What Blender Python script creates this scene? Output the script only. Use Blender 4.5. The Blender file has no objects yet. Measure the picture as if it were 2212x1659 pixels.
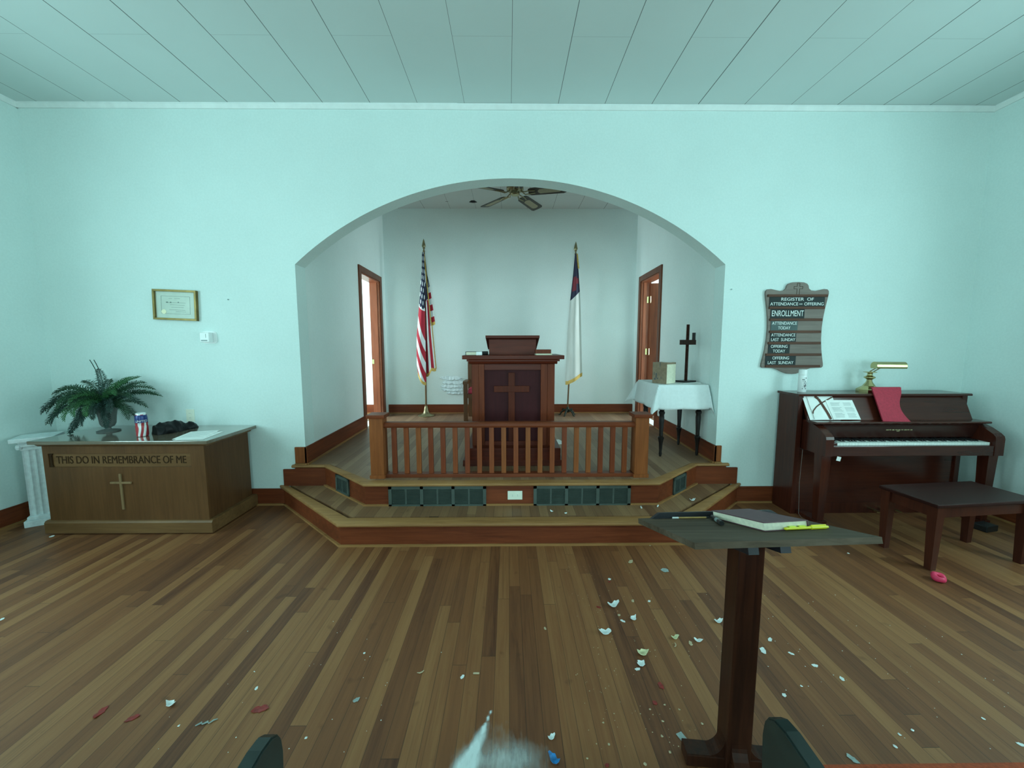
import bpy, bmesh, math, random
from mathutils import Vector, Matrix
random.seed(7)
PI = math.pi
R = math.radians
SC = bpy.context.scene
COL = SC.collection

# ------------------------------------------------------------------ materials
def new_mat(name):
    m = bpy.data.materials.new(name); m.use_nodes = True
    nt = m.node_tree; nt.nodes.clear()
    out = nt.nodes.new('ShaderNodeOutputMaterial')
    b = nt.nodes.new('ShaderNodeBsdfPrincipled')
    nt.links.new(b.outputs[0], out.inputs[0])
    return m, nt, b
def N(nt, t, **kw):
    n = nt.nodes.new(t)
    for k, v in kw.items():
        if k in n.inputs.keys() if isinstance(k, str) else False: n.inputs[k].default_value = v
        else: setattr(n, k, v)
    return n
def ramp(nt, stops, interp='LINEAR'):
    n = nt.nodes.new('ShaderNodeValToRGB'); r = n.color_ramp; r.interpolation = interp
    while len(r.elements) < len(stops): r.elements.new(0.5)
    for e, (p, c) in zip(r.elements, stops): e.position = p; e.color = (*c, 1)
    return n
def math_n(nt, op, a=None, b=None, c=None):
    n = nt.nodes.new('ShaderNodeMath'); n.operation = op
    for i, v in enumerate((a, b, c)):
        if v is None: continue
        if isinstance(v, (int, float)): n.inputs[i].default_value = v
        else: nt.links.new(v, n.inputs[i])
    return n.outputs[0]
def mixc(nt, fac, a, b, mode='MIX'):
    n = nt.nodes.new('ShaderNodeMix'); n.data_type = 'RGBA'; n.blend_type = mode
    for sock, v in ((n.inputs[0], fac), (n.inputs[6], a), (n.inputs[7], b)):
        if isinstance(v, (int, float)): sock.default_value = v
        elif isinstance(v, tuple): sock.default_value = (*v, 1)
        else: nt.links.new(v, sock)
    return n.outputs[2]
def bump(nt, b, h, strength=.2, dist=.01):
    n = nt.nodes.new('ShaderNodeBump'); n.inputs['Strength'].default_value = strength; n.inputs['Distance'].default_value = dist
    nt.links.new(h, n.inputs['Height']); nt.links.new(n.outputs[0], b.inputs['Normal'])
def coords(nt, scale=(1, 1, 1), rot=(0, 0, 0)):
    tc = nt.nodes.new('ShaderNodeTexCoord'); mp = nt.nodes.new('ShaderNodeMapping')
    mp.inputs['Scale'].default_value = scale; mp.inputs['Rotation'].default_value = rot
    nt.links.new(tc.outputs['Object'], mp.inputs[0]); return mp.outputs[0]
def noise(nt, vec, scale=5, detail=4, rough=.55, dist=0):
    n = nt.nodes.new('ShaderNodeTexNoise'); n.inputs['Scale'].default_value = scale; n.inputs['Detail'].default_value = detail
    n.inputs['Roughness'].default_value = rough; n.inputs['Distortion'].default_value = dist
    if vec is not None: nt.links.new(vec, n.inputs['Vector'])
    return n.outputs['Fac']
def plain(name, col, rough=.6, metal=0, var=.12, scale=14, spec=.5, coat=0, bmp=0):
    m, nt, b = new_mat(name)
    f = noise(nt, coords(nt), scale, 5)
    lo = tuple(max(0, c*(1-var)) for c in col); hi = tuple(min(1, c*(1+var)) for c in col)
    r = ramp(nt, [(.3, lo), (.7, hi)]); nt.links.new(f, r.inputs[0]); nt.links.new(r.outputs[0], b.inputs['Base Color'])
    b.inputs['Roughness'].default_value = rough; b.inputs['Metallic'].default_value = metal
    b.inputs['Specular IOR Level'].default_value = spec; b.inputs['Coat Weight'].default_value = coat
    if bmp: bump(nt, b, noise(nt, coords(nt), scale*6, 4), bmp, .003)
    return m
def wood(name, dark, light, axis='z', rough=.42, spec=.22, coat=0., s=1.):
    m, nt, b = new_mat(name)
    sc = [26*s]*3; sc['xyz'.index(axis)] = 1.6*s
    f = noise(nt, coords(nt, tuple(sc)), 1.6, 7, .62, .6)
    sc2 = [5*s]*3; sc2['xyz'.index(axis)] = .8*s
    g = noise(nt, coords(nt, tuple(sc2)), 1.2, 3, .5, .3)
    mixv = math_n(nt, 'ADD', math_n(nt, 'MULTIPLY', f, .6), math_n(nt, 'MULTIPLY', g, .4))
    r = ramp(nt, [(.33, dark), (.66, light)]); nt.links.new(mixv, r.inputs[0]); nt.links.new(r.outputs[0], b.inputs['Base Color'])
    b.inputs['Roughness'].default_value = rough; b.inputs['Specular IOR Level'].default_value = spec
    b.inputs['Coat Weight'].default_value = coat; b.inputs['Coat Roughness'].default_value = .12
    bump(nt, b, f, .12, .002)
    return m
M = {}
def wall_mat(name, col, rough=.75):
    m, nt, b = new_mat(name)
    c = coords(nt)
    f = noise(nt, c, 1.1, 5, .6)
    r = ramp(nt, [(.3, tuple(v*.96 for v in col)), (.7, tuple(min(1, v*1.03) for v in col))]); nt.links.new(f, r.inputs[0])
    g = noise(nt, c, 60, 3)
    nt.links.new(mixc(nt, .05, r.outputs[0], ramp_out(nt, g)), b.inputs['Base Color'])
    b.inputs['Roughness'].default_value = rough; b.inputs['Specular IOR Level'].default_value = .25
    bump(nt, b, g, .08, .003)
    return m
def ramp_out(nt, f):
    r = ramp(nt, [(.35, (.4, .42, .42)), (.65, (1, 1, 1))]); nt.links.new(f, r.inputs[0]); return r.outputs[0]
M['wall'] = wall_mat('mint_white_wall_paint', (.70, .83, .81))
M['wall_in'] = wall_mat('off_white_wall_paint', (.77, .86, .845))
M['trim_paint'] = plain('pale_trim_paint', (.80, .86, .85), .5, var=.04)

def ceiling_mat(name, col, x0, step, cross):
    m, nt, b = new_mat(name)
    tc = nt.nodes.new('ShaderNodeTexCoord'); sx = nt.nodes.new('ShaderNodeSeparateXYZ'); nt.links.new(tc.outputs['Object'], sx.inputs[0])
    u = math_n(nt, 'DIVIDE', math_n(nt, 'SUBTRACT', sx.outputs[0], x0), step)
    fr = math_n(nt, 'FRACT', u)
    d = math_n(nt, 'MULTIPLY', math_n(nt, 'MINIMUM', fr, math_n(nt, 'SUBTRACT', 1.0, fr)), step)
    fl = math_n(nt, 'FLOOR', u)
    wn = nt.nodes.new('ShaderNodeTexWhiteNoise'); wn.noise_dimensions = '1D'; nt.links.new(fl, wn.inputs['W'])
    wj = math_n(nt, 'ADD', .0012, math_n(nt, 'MULTIPLY', wn.outputs[0], .0028))
    joint = math_n(nt, 'LESS_THAN', d, wj)
    # faint cross joints, staggered from board to board
    par = math_n(nt, 'MODULO', math_n(nt, 'ABSOLUTE', fl), 2.0)
    v = math_n(nt, 'DIVIDE', math_n(nt, 'SUBTRACT', math_n(nt, 'ADD', sx.outputs[1], math_n(nt, 'MULTIPLY', par, .372)), cross), 2.44)
    fv = math_n(nt, 'FRACT', v)
    dv = math_n(nt, 'MULTIPLY', math_n(nt, 'MINIMUM', fv, math_n(nt, 'SUBTRACT', 1.0, fv)), 2.44)
    cj = math_n(nt, 'MULTIPLY', math_n(nt, 'LESS_THAN', dv, .002), .2)
    fac = math_n(nt, 'MAXIMUM', math_n(nt, 'MULTIPLY', joint, .85), cj)
    f = noise(nt, tc.outputs['Object'], 1.5, 4)
    r = ramp(nt, [(.3, tuple(c*.96 for c in col)), (.7, col)]); nt.links.new(f, r.inputs[0])
    nt.links.new(mixc(nt, fac, r.outputs[0], (.05, .06, .06)), b.inputs['Base Color'])
    b.inputs['Roughness'].default_value = .7; b.inputs['Specular IOR Level'].default_value = .3
    bump(nt, b, noise(nt, tc.outputs['Object'], 90, 3), .1, .003)
    return m
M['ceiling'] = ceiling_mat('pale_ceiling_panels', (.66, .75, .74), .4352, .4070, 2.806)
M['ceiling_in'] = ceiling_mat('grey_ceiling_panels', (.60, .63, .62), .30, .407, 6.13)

def floor_mat(name, w, seed, dark, mid, light, swap=False):
    m, nt, b = new_mat(name)
    tc = nt.nodes.new('ShaderNodeTexCoord'); sx = nt.nodes.new('ShaderNodeSeparateXYZ'); nt.links.new(tc.outputs['Object'], sx.inputs[0])
    X, Y = (sx.outputs[1], sx.outputs[0]) if swap else (sx.outputs[0], sx.outputs[1])
    u = math_n(nt, 'DIVIDE', X, w); fl = math_n(nt, 'FLOOR', u); fr = math_n(nt, 'FRACT', u)
    w1 = nt.nodes.new('ShaderNodeTexWhiteNoise'); w1.noise_dimensions = '1D'; nt.links.new(math_n(nt, 'ADD', fl, seed), w1.inputs['W'])
    off = math_n(nt, 'MULTIPLY', w1.outputs[0], 7.0)
    ln = math_n(nt, 'ADD', 1.1, math_n(nt, 'MULTIPLY', w1.outputs[0], 1.9))
    v = math_n(nt, 'DIVIDE', math_n(nt, 'ADD', Y, off), ln); fv = math_n(nt, 'FLOOR', v); frv = math_n(nt, 'FRACT', v)
    cb = nt.nodes.new('ShaderNodeCombineXYZ'); nt.links.new(fl, cb.inputs[0]); nt.links.new(fv, cb.inputs[1]); cb.inputs[2].default_value = seed
    w2 = nt.nodes.new('ShaderNodeTexWhiteNoise'); w2.noise_dimensions = '3D'; nt.links.new(cb.outputs[0], w2.inputs['Vector'])
    # grain
    mp = nt.nodes.new('ShaderNodeMapping'); mp.inputs['Scale'].default_value = (2.2, 42, 1) if swap else (42, 2.2, 1)
    nt.links.new(tc.outputs['Object'], mp.inputs[0])
    va = nt.nodes.new('ShaderNodeVectorMath'); va.operation = 'ADD'; nt.links.new(mp.outputs[0], va.inputs[0])
    vs = nt.nodes.new('ShaderNodeVectorMath'); vs.operation = 'SCALE'; nt.links.new(w2.outputs['Color'], vs.inputs[0]); vs.inputs[3].default_value = 40
    nt.links.new(vs.outputs[0], va.inputs[1])
    g = noise(nt, va.outputs[0], 1.3, 7, .62, .8)
    g2 = noise(nt, va.outputs[0], .35, 3, .5, 1.2)
    t = math_n(nt, 'ADD', math_n(nt, 'MULTIPLY', w2.outputs[0], .52), math_n(nt, 'ADD', math_n(nt, 'MULTIPLY', g, .42), math_n(nt, 'MULTIPLY', g2, .30)))
    r = ramp(nt, [(.24, dark), (.42, tuple(a*.35+c*.65 for a, c in zip(dark, mid))), (.62, mid), (.95, light)]); nt.links.new(t, r.inputs[0])
    gap = math_n(nt, 'MAXIMUM', math_n(nt, 'LESS_THAN', math_n(nt, 'MULTIPLY', math_n(nt, 'MINIMUM', fr, math_n(nt, 'SUBTRACT', 1.0, fr)), w), .0009),
                 math_n(nt, 'LESS_THAN', math_n(nt, 'MULTIPLY', math_n(nt, 'MINIMUM', frv, math_n(nt, 'SUBTRACT', 1.0, frv)), ln), .0011))
    # knots and dark worn flecks
    kn = noise(nt, tc.outputs['Object'], 9, 2, .5)
    kf = ramp(nt, [(.68, (0, 0, 0)), (.76, (1, 1, 1))]); nt.links.new(kn, kf.inputs[0])
    c1 = mixc(nt, math_n(nt, 'MULTIPLY', kf.outputs[0], .35), r.outputs[0], tuple(v*.6 for v in dark))
    mq = nt.nodes.new('ShaderNodeMapping'); mq.inputs['Scale'].default_value = (1.1, 85, 1) if swap else (85, 1.1, 1); nt.links.new(tc.outputs['Object'], mq.inputs[0])
    vb = nt.nodes.new('ShaderNodeVectorMath'); vb.operation = 'ADD'; nt.links.new(mq.outputs[0], vb.inputs[0]); nt.links.new(vs.outputs[0], vb.inputs[1])
    sk = ramp(nt, [(.56, (0, 0, 0)), (.72, (1, 1, 1))]); nt.links.new(noise(nt, vb.outputs[0], 1.0, 6, .6, .5), sk.inputs[0])
    c1 = mixc(nt, math_n(nt, 'MULTIPLY', sk.outputs[0], .42), c1, tuple(v*.7 for v in dark))
    c2 = mixc(nt, math_n(nt, 'MULTIPLY', gap, .75), c1, (.02, .013, .01))
    nt.links.new(c2, b.inputs['Base Color'])
    ds = noise(nt, tc.outputs['Object'], 2.2, 4)
    rr = math_n(nt, 'ADD', .36, math_n(nt, 'MULTIPLY', ds, .22)); nt.links.new(rr, b.inputs['Roughness'])
    b.inputs['Specular IOR Level'].default_value = .42
    bump(nt, b, math_n(nt, 'SUBTRACT', math_n(nt, 'MULTIPLY', g, .3), gap), .12, .003)
    return m
M['floor'] = floor_mat('worn_oak_strip_floor', .068, 3.0, (.074, .022, .011), (.222, .083, .031), (.33, .15, .058))
M['floor2'] = floor_mat('worn_platform_boards', .0722, 11.0, (.14, .064, .036), (.235, .130, .074), (.33, .20, .118))
M['tread'] = floor_mat('worn_step_boards', .0722, 23.0, (.13, .056, .029), (.225, .115, .056), (.33, .185, .09))

M['red_x'] = wood('red_brown_wood_lengthways', (.102, .021, .008), (.215, .049, .017), 'x')
M['red_y'] = wood('red_brown_wood_deep', (.102, .021, .008), (.215, .049, .017), 'y')
M['red_z'] = wood('red_brown_wood_upright', (.14, .032, .011), (.30, .075, .023), 'z')
M['red_z2'] = wood('red_brown_wood_upright_dark', (.12, .026, .010), (.235, .050, .018), 'z')
M['red_z3'] = wood('golden_brown_wood_upright', (.16, .042, .012), (.33, .098, .028), 'z')
M['nose'] = wood('golden_oak_nosing', (.22, .098, .034), (.40, .205, .076), 'x', .45)
M['nose_y'] = wood('golden_oak_nosing_deep', (.22, .098, .034), (.40, .205, .076), 'y', .45)
M['dkred_x'] = wood('dark_red_wood_lengthways', (.070, .0115, .006), (.135, .024, .011), 'x', .36, .14)
M['dkred_z'] = wood('dark_red_wood_upright', (.092, .016, .006), (.180, .036, .012), 'z', .4, .14)
M['cross'] = wood('dark_cross_wood', (.060, .011, .006), (.115, .022, .010), 'z', .45, .12)
M['maroon'] = wood('maroon_panel_wood', (.034, .007, .009), (.058, .011, .013), 'z', .5, .12)
M['oak_x'] = wood('oak_table_lengthways', (.115, .054, .021), (.205, .105, .042), 'x', .42)
M['oak_z'] = wood('oak_table_upright', (.088, .037, .0135), (.150, .067, .025), 'z', .42)
M['oak_side'] = wood('oak_table_end', (.080, .032, .012), (.13, .056, .022), 'z', .42)
M['oak_top'] = wood('oak_table_top_polished', (.12, .085, .055), (.18, .135, .09), 'x', .10, .7, 1.0)
M['oak_pale'] = wood('pale_oak_cross', (.20, .125, .06), (.30, .19, .10), 'z', .5)
M['carve'] = plain('dark_carved_lettering', (.040, .020, .009), .8, spec=.1)
M['piano'] = wood('piano_mahogany', (.036, .0070, .0045), (.075, .0155, .008), 'x', .2, .4, .1)
M['piano_matt'] = wood('piano_mahogany_fallboard', (.024, .0065, .0050), (.045, .012, .008), 'x', .33, .4)
M['piano_z'] = wood('piano_mahogany_upright', (.036, .0075, .0050), (.078, .0165, .0085), 'z', .24, .35, .0)
M['bench'] = wood('bench_mahogany', (.022, .006, .005), (.040, .011, .009), 'x', .36, .22)
M['bench_z'] = wood('bench_mahogany_upright', (.045, .011, .007), (.085, .020, .010), 'z', .35, .3)
M['blackwood'] = plain('black_stained_wood', (.010, .008, .008), .35, scale=30)
M['stand_wood'] = wood('stand_dark_post_wood', (.014, .0045, .0035), (.058, .017, .008), 'z', .35)
M['board'] = wood('stand_weathered_grey_board', (.046, .031, .020), (.125, .092, .066), 'x', .6, .10)
M['board_dk'] = plain('stand_black_strip', (.012, .012, .018), .5)
M['pewgreen'] = plain('dark_green_pew_paint', (.014, .024, .022), .38, var=.3)
M['cushion'] = plain('red_orange_pew_cushion', (.42, .075, .022), .9, var=.25, scale=120, bmp=.4)
M['brass'] = plain('polished_brass', (.52, .44, .22), .25, 1.0, .06)
M['brass_dull'] = plain('dull_brass', (.34, .29, .17), .42, 1.0, .2)
M['pole_wood'] = wood('flag_pole_wood', (.11, .055, .025), (.2, .11, .05), 'z', .4)
M['iron'] = plain('dark_cast_iron', (.03, .035, .025), .5, .6, .4, 30)
M['gold_fringe'] = plain('gold_fringe_thread', (.62, .40, .10), .8, var=.3, scale=90)
M['vent'] = plain('grey_green_vent_enamel', (.058, .078, .068), .5, var=.15)
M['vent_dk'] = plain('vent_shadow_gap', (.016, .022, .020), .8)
M['plate'] = plain('ivory_plastic', (.80, .82, .70), .4, var=.03)
M['white_pl'] = plain('white_plastic', (.82, .86, .86), .35, var=.03)
M['grey_pl'] = plain('grey_plastic_slot', (.22, .30, .30), .5, var=.05)
M['black'] = plain('black_plastic', (.012, .012, .013), .4, var=.2)
M['paper'] = plain('white_paper', (.86, .88, .86), .7, var=.03)
M['paper_ink'] = plain('grey_ink', (.30, .33, .34), .8, var=.1)
M['cream'] = plain('cream_paper_edge', (.78, .74, .58), .8, var=.1, scale=80)
M['maroon_cover'] = plain('maroon_book_cloth', (.105, .040, .052), .6, var=.12, scale=60)
M['red_cover'] = plain('crimson_cloth_cover', (.42, .024, .052), .75, var=.15, scale=70)
M['yellow'] = plain('yellow_highlighter_plastic', (.80, .74, .02), .35, var=.08)
M['sticky'] = plain('yellow_green_sticky_tab', (.70, .85, .12), .6, var=.05)
M['pink_tape'] = plain('pink_red_tape', (.72, .035, .11), .45, var=.1)
M['cloth_white'] = plain('white_tablecloth_linen', (.80, .85, .86), .85, var=.03, scale=40, bmp=.1)
M['cardboard'] = plain('brown_cardboard', (.26, .19, .125), .85, var=.2, scale=25)
M['bag'] = plain('black_plastic_bag', (.007, .007, .008), .42, var=.3, scale=20, spec=.2)
M['fern'] = plain('artificial_fern_green', (.015, .062, .026), .6, var=.5, scale=9)
M['fern_lt'] = plain('artificial_fern_light_green', (.036, .14, .042), .6, var=.3, scale=9)
M['fern_dk'] = plain('artificial_fern_blue_green', (.014, .046, .036), .6, var=.4, scale=9)
M['urn'] = plain('grey_green_urn_metal', (.13, .15, .14), .5, .0, .2)
M['plaster'] = plain('white_plaster_pedestal', (.74, .82, .84), .7, var=.1, scale=30)
M['sign'] = wood('grey_brown_sign_wood', (.165, .130, .115), (.26, .215, .19), 'x', .6)
M['sign_rail'] = wood('brown_sign_rail_wood', (.075, .028, .016), (.120, .046, .026), 'x', .55)
M['tile_dk'] = plain('dark_grey_sign_card', (.024, .033, .034), .6, var=.12, spec=.2)
M['tile_md'] = plain('grey_teal_sign_card', (.080, .115, .115), .6, var=.12, spec=.2)
M['letters'] = plain('white_sign_lettering', (.80, .86, .84), .6, var=.02)
M['goldframe'] = plain('antique_gold_frame', (.20, .145, .048), .38, .7, .25)
M['cert'] = plain('pale_certificate_paper', (.52, .60, .52), .35, var=.05)
M['cert_ink'] = plain('certificate_ink', (.14, .19, .17), .6)
M['seal'] = plain('gold_white_seal', (.86, .84, .58), .4, var=.05)
M['glass'] = plain('picture_glass', (1, 1, 1), .04)
M['chip'] = plain('white_paint_chip', (.78, .84, .84), .6, var=.1, scale=60)
M['chip_yel'] = plain('yellowed_paint_chip', (.70, .68, .42), .6, var=.2, scale=60)
M['chip_tan'] = plain('tan_paint_chip', (.50, .40, .26), .7, var=.2, scale=60)
M['chip_red'] = plain('dark_red_foil_scrap', (.26, .022, .018), .3, var=.35, scale=80)
M['chip_blue'] = plain('blue_foil_scrap', (.02, .20, .50), .35, var=.5, scale=60)
M['chip_grey'] = plain('grey_paint_scrap', (.33, .40, .39), .6, var=.2, scale=60)
M['cane'] = plain('woven_cane_insert', (.36, .32, .22), .8, var=.2, scale=200)
M['fanwood'] = wood('dark_fan_blade_wood', (.030, .021, .014), (.062, .045, .028), 'x', .4)
M['jamb'] = wood('orange_brown_door_wood', (.19, .052, .024), (.34, .10, .046), 'z', .35)
M['casing'] = wood('dark_brown_door_casing', (.10, .029, .014), (.19, .056, .024), 'z', .4)
M['hole'] = plain('dark_ceiling_hole', (.008, .008, .008), .9)
M['cancloth'] = plain('spray_can_print', (.08, .09, .10), .5)

def glass_mat():
    m = bpy.data.materials.new('clear_window_glass'); m.use_nodes = True; nt = m.node_tree; nt.nodes.clear()
    o = nt.nodes.new('ShaderNodeOutputMaterial'); mx = nt.nodes.new('ShaderNodeMixShader'); mx.inputs[0].default_value = .08
    t = nt.nodes.new('ShaderNodeBsdfTransparent'); g = nt.nodes.new('ShaderNodeBsdfGlossy'); g.inputs['Roughness'].default_value = .03
    nt.links.new(t.outputs[0], mx.inputs[1]); nt.links.new(g.outputs[0], mx.inputs[2]); nt.links.new(mx.outputs[0], o.inputs[0]); return m
M['pane'] = glass_mat()

def us_flag_mat():
    m, nt, b = new_mat('us_flag_cloth')
    uv = nt.nodes.new('ShaderNodeUVMap'); uv.uv_map = 'UVMap'
    s = nt.nodes.new('ShaderNodeSeparateXYZ'); nt.links.new(uv.outputs[0], s.inputs[0])
    h, l = s.outputs[0], s.outputs[1]      # h: along the hoist 0..1, l: along the fly 0..1
    st = math_n(nt, 'MODULO', math_n(nt, 'FLOOR', math_n(nt, 'MULTIPLY', h, 13.0)), 2.0)
    stripes = mixc(nt, st, (.42, .010, .030), (.74, .78, .78))
    can = math_n(nt, 'MULTIPLY', math_n(nt, 'LESS_THAN', h, 7/13), math_n(nt, 'LESS_THAN', l, .4))
    a = math_n(nt, 'MULTIPLY', h, 13/7*4.5); c = math_n(nt, 'MULTIPLY', l, 5.5/.4)
    d = []
    for o in (0, .5):
        fa = math_n(nt, 'SUBTRACT', math_n(nt, 'FRACT', math_n(nt, 'ADD', a, o)), .5)
        fc = math_n(nt, 'SUBTRACT', math_n(nt, 'FRACT', math_n(nt, 'ADD', c, o)), .5)
        d.append(math_n(nt, 'ADD', math_n(nt, 'MULTIPLY', fa, fa), math_n(nt, 'MULTIPLY', fc, fc)))
    star = math_n(nt, 'LESS_THAN', math_n(nt, 'MINIMUM', d[0], d[1]), .032)
    canton = mixc(nt, star, (.008, .014, .045), (.70, .76, .78))
    nt.links.new(mixc(nt, can, stripes, canton), b.inputs['Base Color'])
    b.inputs['Roughness'].default_value = .8
    return m
M['us_flag'] = us_flag_mat()
def chr_flag_mat():
    m, nt, b = new_mat('church_flag_cloth')
    uv = nt.nodes.new('ShaderNodeUVMap'); uv.uv_map = 'UVMap'
    s = nt.nodes.new('ShaderNodeSeparateXYZ'); nt.links.new(uv.outputs[0], s.inputs[0])
    u, v = s.outputs[0], s.outputs[1]
    blue = math_n(nt, 'LESS_THAN', math_n(nt, 'ADD', v, math_n(nt, 'MULTIPLY', u, .05)), .355)
    # the folded red cross: an upright and a bar partly hidden by the fold
    bar1 = math_n(nt, 'MULTIPLY', math_n(nt, 'COMPARE', v, .232, .055), math_n(nt, 'COMPARE', u, .33, .22))
    bar2 = math_n(nt, 'MULTIPLY', math_n(nt, 'COMPARE', v, .215, .022), math_n(nt, 'COMPARE', u, .5, .42))
    red = math_n(nt, 'MAXIMUM', bar1, bar2)
    f = noise(nt, uv.outputs[0], 3, 3)
    r = ramp(nt, [(.35, (.52, .54, .50)), (.65, (.64, .67, .64))]); nt.links.new(f, r.inputs[0])
    navy = mixc(nt, red, (.010, .012, .040), (.16, .010, .022))
    nt.links.new(mixc(nt, blue, r.outputs[0], navy), b.inputs['Base Color']); b.inputs['Roughness'].default_value = .75
    return m
M['chr_flag'] = chr_flag_mat()
def patch_mat():
    m, nt, b = new_mat('soft_white_patch')
    b.inputs['Base Color'].default_value = (.80, .90, .92, 1); b.inputs['Roughness'].default_value = .9
    out = [n for n in nt.nodes if n.type == 'OUTPUT_MATERIAL'][0]
    t = nt.nodes.new('ShaderNodeBsdfTransparent'); mx = nt.nodes.new('ShaderNodeMixShader')
    at = nt.nodes.new('ShaderNodeAttribute'); at.attribute_name = 'cover'; at.attribute_type = 'GEOMETRY'
    c = coords(nt, (60, 14, 1), (0, 0, R(-12)))
    f = noise(nt, c, 1.2, 6, .6)
    g = noise(nt, coords(nt), 22, 4)
    ed = math_n(nt, 'ADD', at.outputs['Fac'], math_n(nt, 'MULTIPLY', math_n(nt, 'SUBTRACT', math_n(nt, 'ADD', math_n(nt, 'MULTIPLY', f, .6), math_n(nt, 'MULTIPLY', g, .4)), .5), .7))
    r = ramp(nt, [(.12, (0, 0, 0)), (.45, (.25, .25, .25)), (1.0, (.95, .95, .95))]); nt.links.new(ed, r.inputs[0])
    nt.links.new(r.outputs[0], mx.inputs[0]); nt.links.new(t.outputs[0], mx.inputs[1]); nt.links.new(b.outputs[0], mx.inputs[2])
    nt.links.new(mx.outputs[0], out.inputs[0]); return m
M['patch'] = patch_mat()
def can_mat():
    m, nt, b = new_mat('red_white_blue_can_print')
    tc = nt.nodes.new('ShaderNodeTexCoord'); s = nt.nodes.new('ShaderNodeSeparateXYZ'); nt.links.new(tc.outputs['Object'], s.inputs[0])
    z = s.outputs[2]
    w = nt.nodes.new('ShaderNodeTexWave'); w.inputs['Scale'].default_value = 9; w.inputs['Distortion'].default_value = 4; w.inputs['Detail'].default_value = 1
    nt.links.new(tc.outputs['Object'], w.inputs['Vector'])
    st = ramp(nt, [(.45, (.40, .035, .045)), (.55, (.78, .80, .80))], 'CONSTANT'); nt.links.new(w.outputs['Fac'], st.inputs[0])
    blue = math_n(nt, 'MULTIPLY', math_n(nt, 'GREATER_THAN', z, .115), math_n(nt, 'LESS_THAN', z, .178))
    c1 = mixc(nt, blue, st.outputs[0], (.012, .035, .17))
    cap = math_n(nt, 'GREATER_THAN', z, .183)
    nt.links.new(mixc(nt, cap, c1, (.75, .78, .8)), b.inputs['Base Color']); b.inputs['Roughness'].default_value = .3
    b.inputs['Metallic'].default_value = .2
    return m
M['can'] = can_mat()

# ------------------------------------------------------------------ geometry helpers
def NB(): return bmesh.new()
def box(bm, x0, x1, y0, y1, z0, z1, bev=0.):
    t = bmesh.new() if bev else bm
    vs = [t.verts.new(p) for p in ((x0, y0, z0), (x1, y0, z0), (x1, y1, z0), (x0, y1, z0), (x0, y0, z1), (x1, y0, z1), (x1, y1, z1), (x0, y1, z1))]
    for f in ((3, 2, 1, 0), (4, 5, 6, 7), (0, 1, 5, 4), (1, 2, 6, 5), (2, 3, 7, 6), (3, 0, 4, 7)): t.faces.new([vs[i] for i in f])
    if bev:
        bmesh.ops.bevel(t, geom=t.edges[:], offset=bev, segments=2, affect='EDGES', profile=.6)
        merge(bm, t)
    return bm
def merge(bm, t, mat=None):
    if mat is not None: bmesh.ops.transform(t, matrix=mat, verts=t.verts[:])
    me = bpy.data.meshes.new('tmp'); t.to_mesh(me); t.free(); bm.from_mesh(me); bpy.data.meshes.remove(me)
def obox(bm, c, size, rot=(0, 0, 0), bev=0.):
    t = bmesh.new(); sx, sy, sz = (v/2 for v in size); box(t, -sx, sx, -sy, sy, -sz, sz, bev)
    from mathutils import Euler
    merge(bm, t, Matrix.Translation(c) @ Euler(rot).to_matrix().to_4x4()); return bm
def prism(bm, pts, axis, a0, a1):
    """extrude a polygon; axis 'x': pts are (y,z); 'y': (x,z); 'z': (x,y)"""
    def P(p, a): return {'x': (a, p[0], p[1]), 'y': (p[0], a, p[1]), 'z': (p[0], p[1], a)}[axis]
    A = [bm.verts.new(P(p, a0)) for p in pts]; B = [bm.verts.new(P(p, a1)) for p in pts]; n = len(pts)
    fs = [bm.faces.new(A), bm.faces.new(B[::-1])]
    for i in range(n): fs.append(bm.faces.new((A[i], B[i], B[(i+1) % n], A[(i+1) % n])))
    bmesh.ops.recalc_face_normals(bm, faces=fs); return bm
def lathe(bm, prof, c=(0, 0, 0), seg=24, axis='z'):
    rings = []
    for r, z in prof:
        if r < 1e-5: rings.append([bm.verts.new(lp(axis, 0, 0, z, c))]); continue
        rings.append([bm.verts.new(lp(axis, r*math.cos(2*PI*i/seg), r*math.sin(2*PI*i/seg), z, c)) for i in range(seg)])
    fs = []
    for a, b in zip(rings, rings[1:]):
        for i in range(seg):
            j = (i+1) % seg
            if len(a) == 1 and len(b) == 1: continue
            if len(a) == 1: fs.append(bm.faces.new((a[0], b[i], b[j])))
            elif len(b) == 1: fs.append(bm.faces.new((a[i], b[0], a[j])))
            else: fs.append(bm.faces.new((a[i], b[i], b[j], a[j])))
    if len(rings[0]) > 1: fs.append(bm.faces.new(rings[0][::-1]))
    if len(rings[-1]) > 1: fs.append(bm.faces.new(rings[-1]))
    bmesh.ops.recalc_face_normals(bm, faces=fs); return bm
def lp(axis, a, b, z, c):
    p = {'z': (a, b, z), 'x': (z, a, b), 'y': (a, z, b)}[axis]; return (p[0]+c[0], p[1]+c[1], p[2]+c[2])
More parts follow.
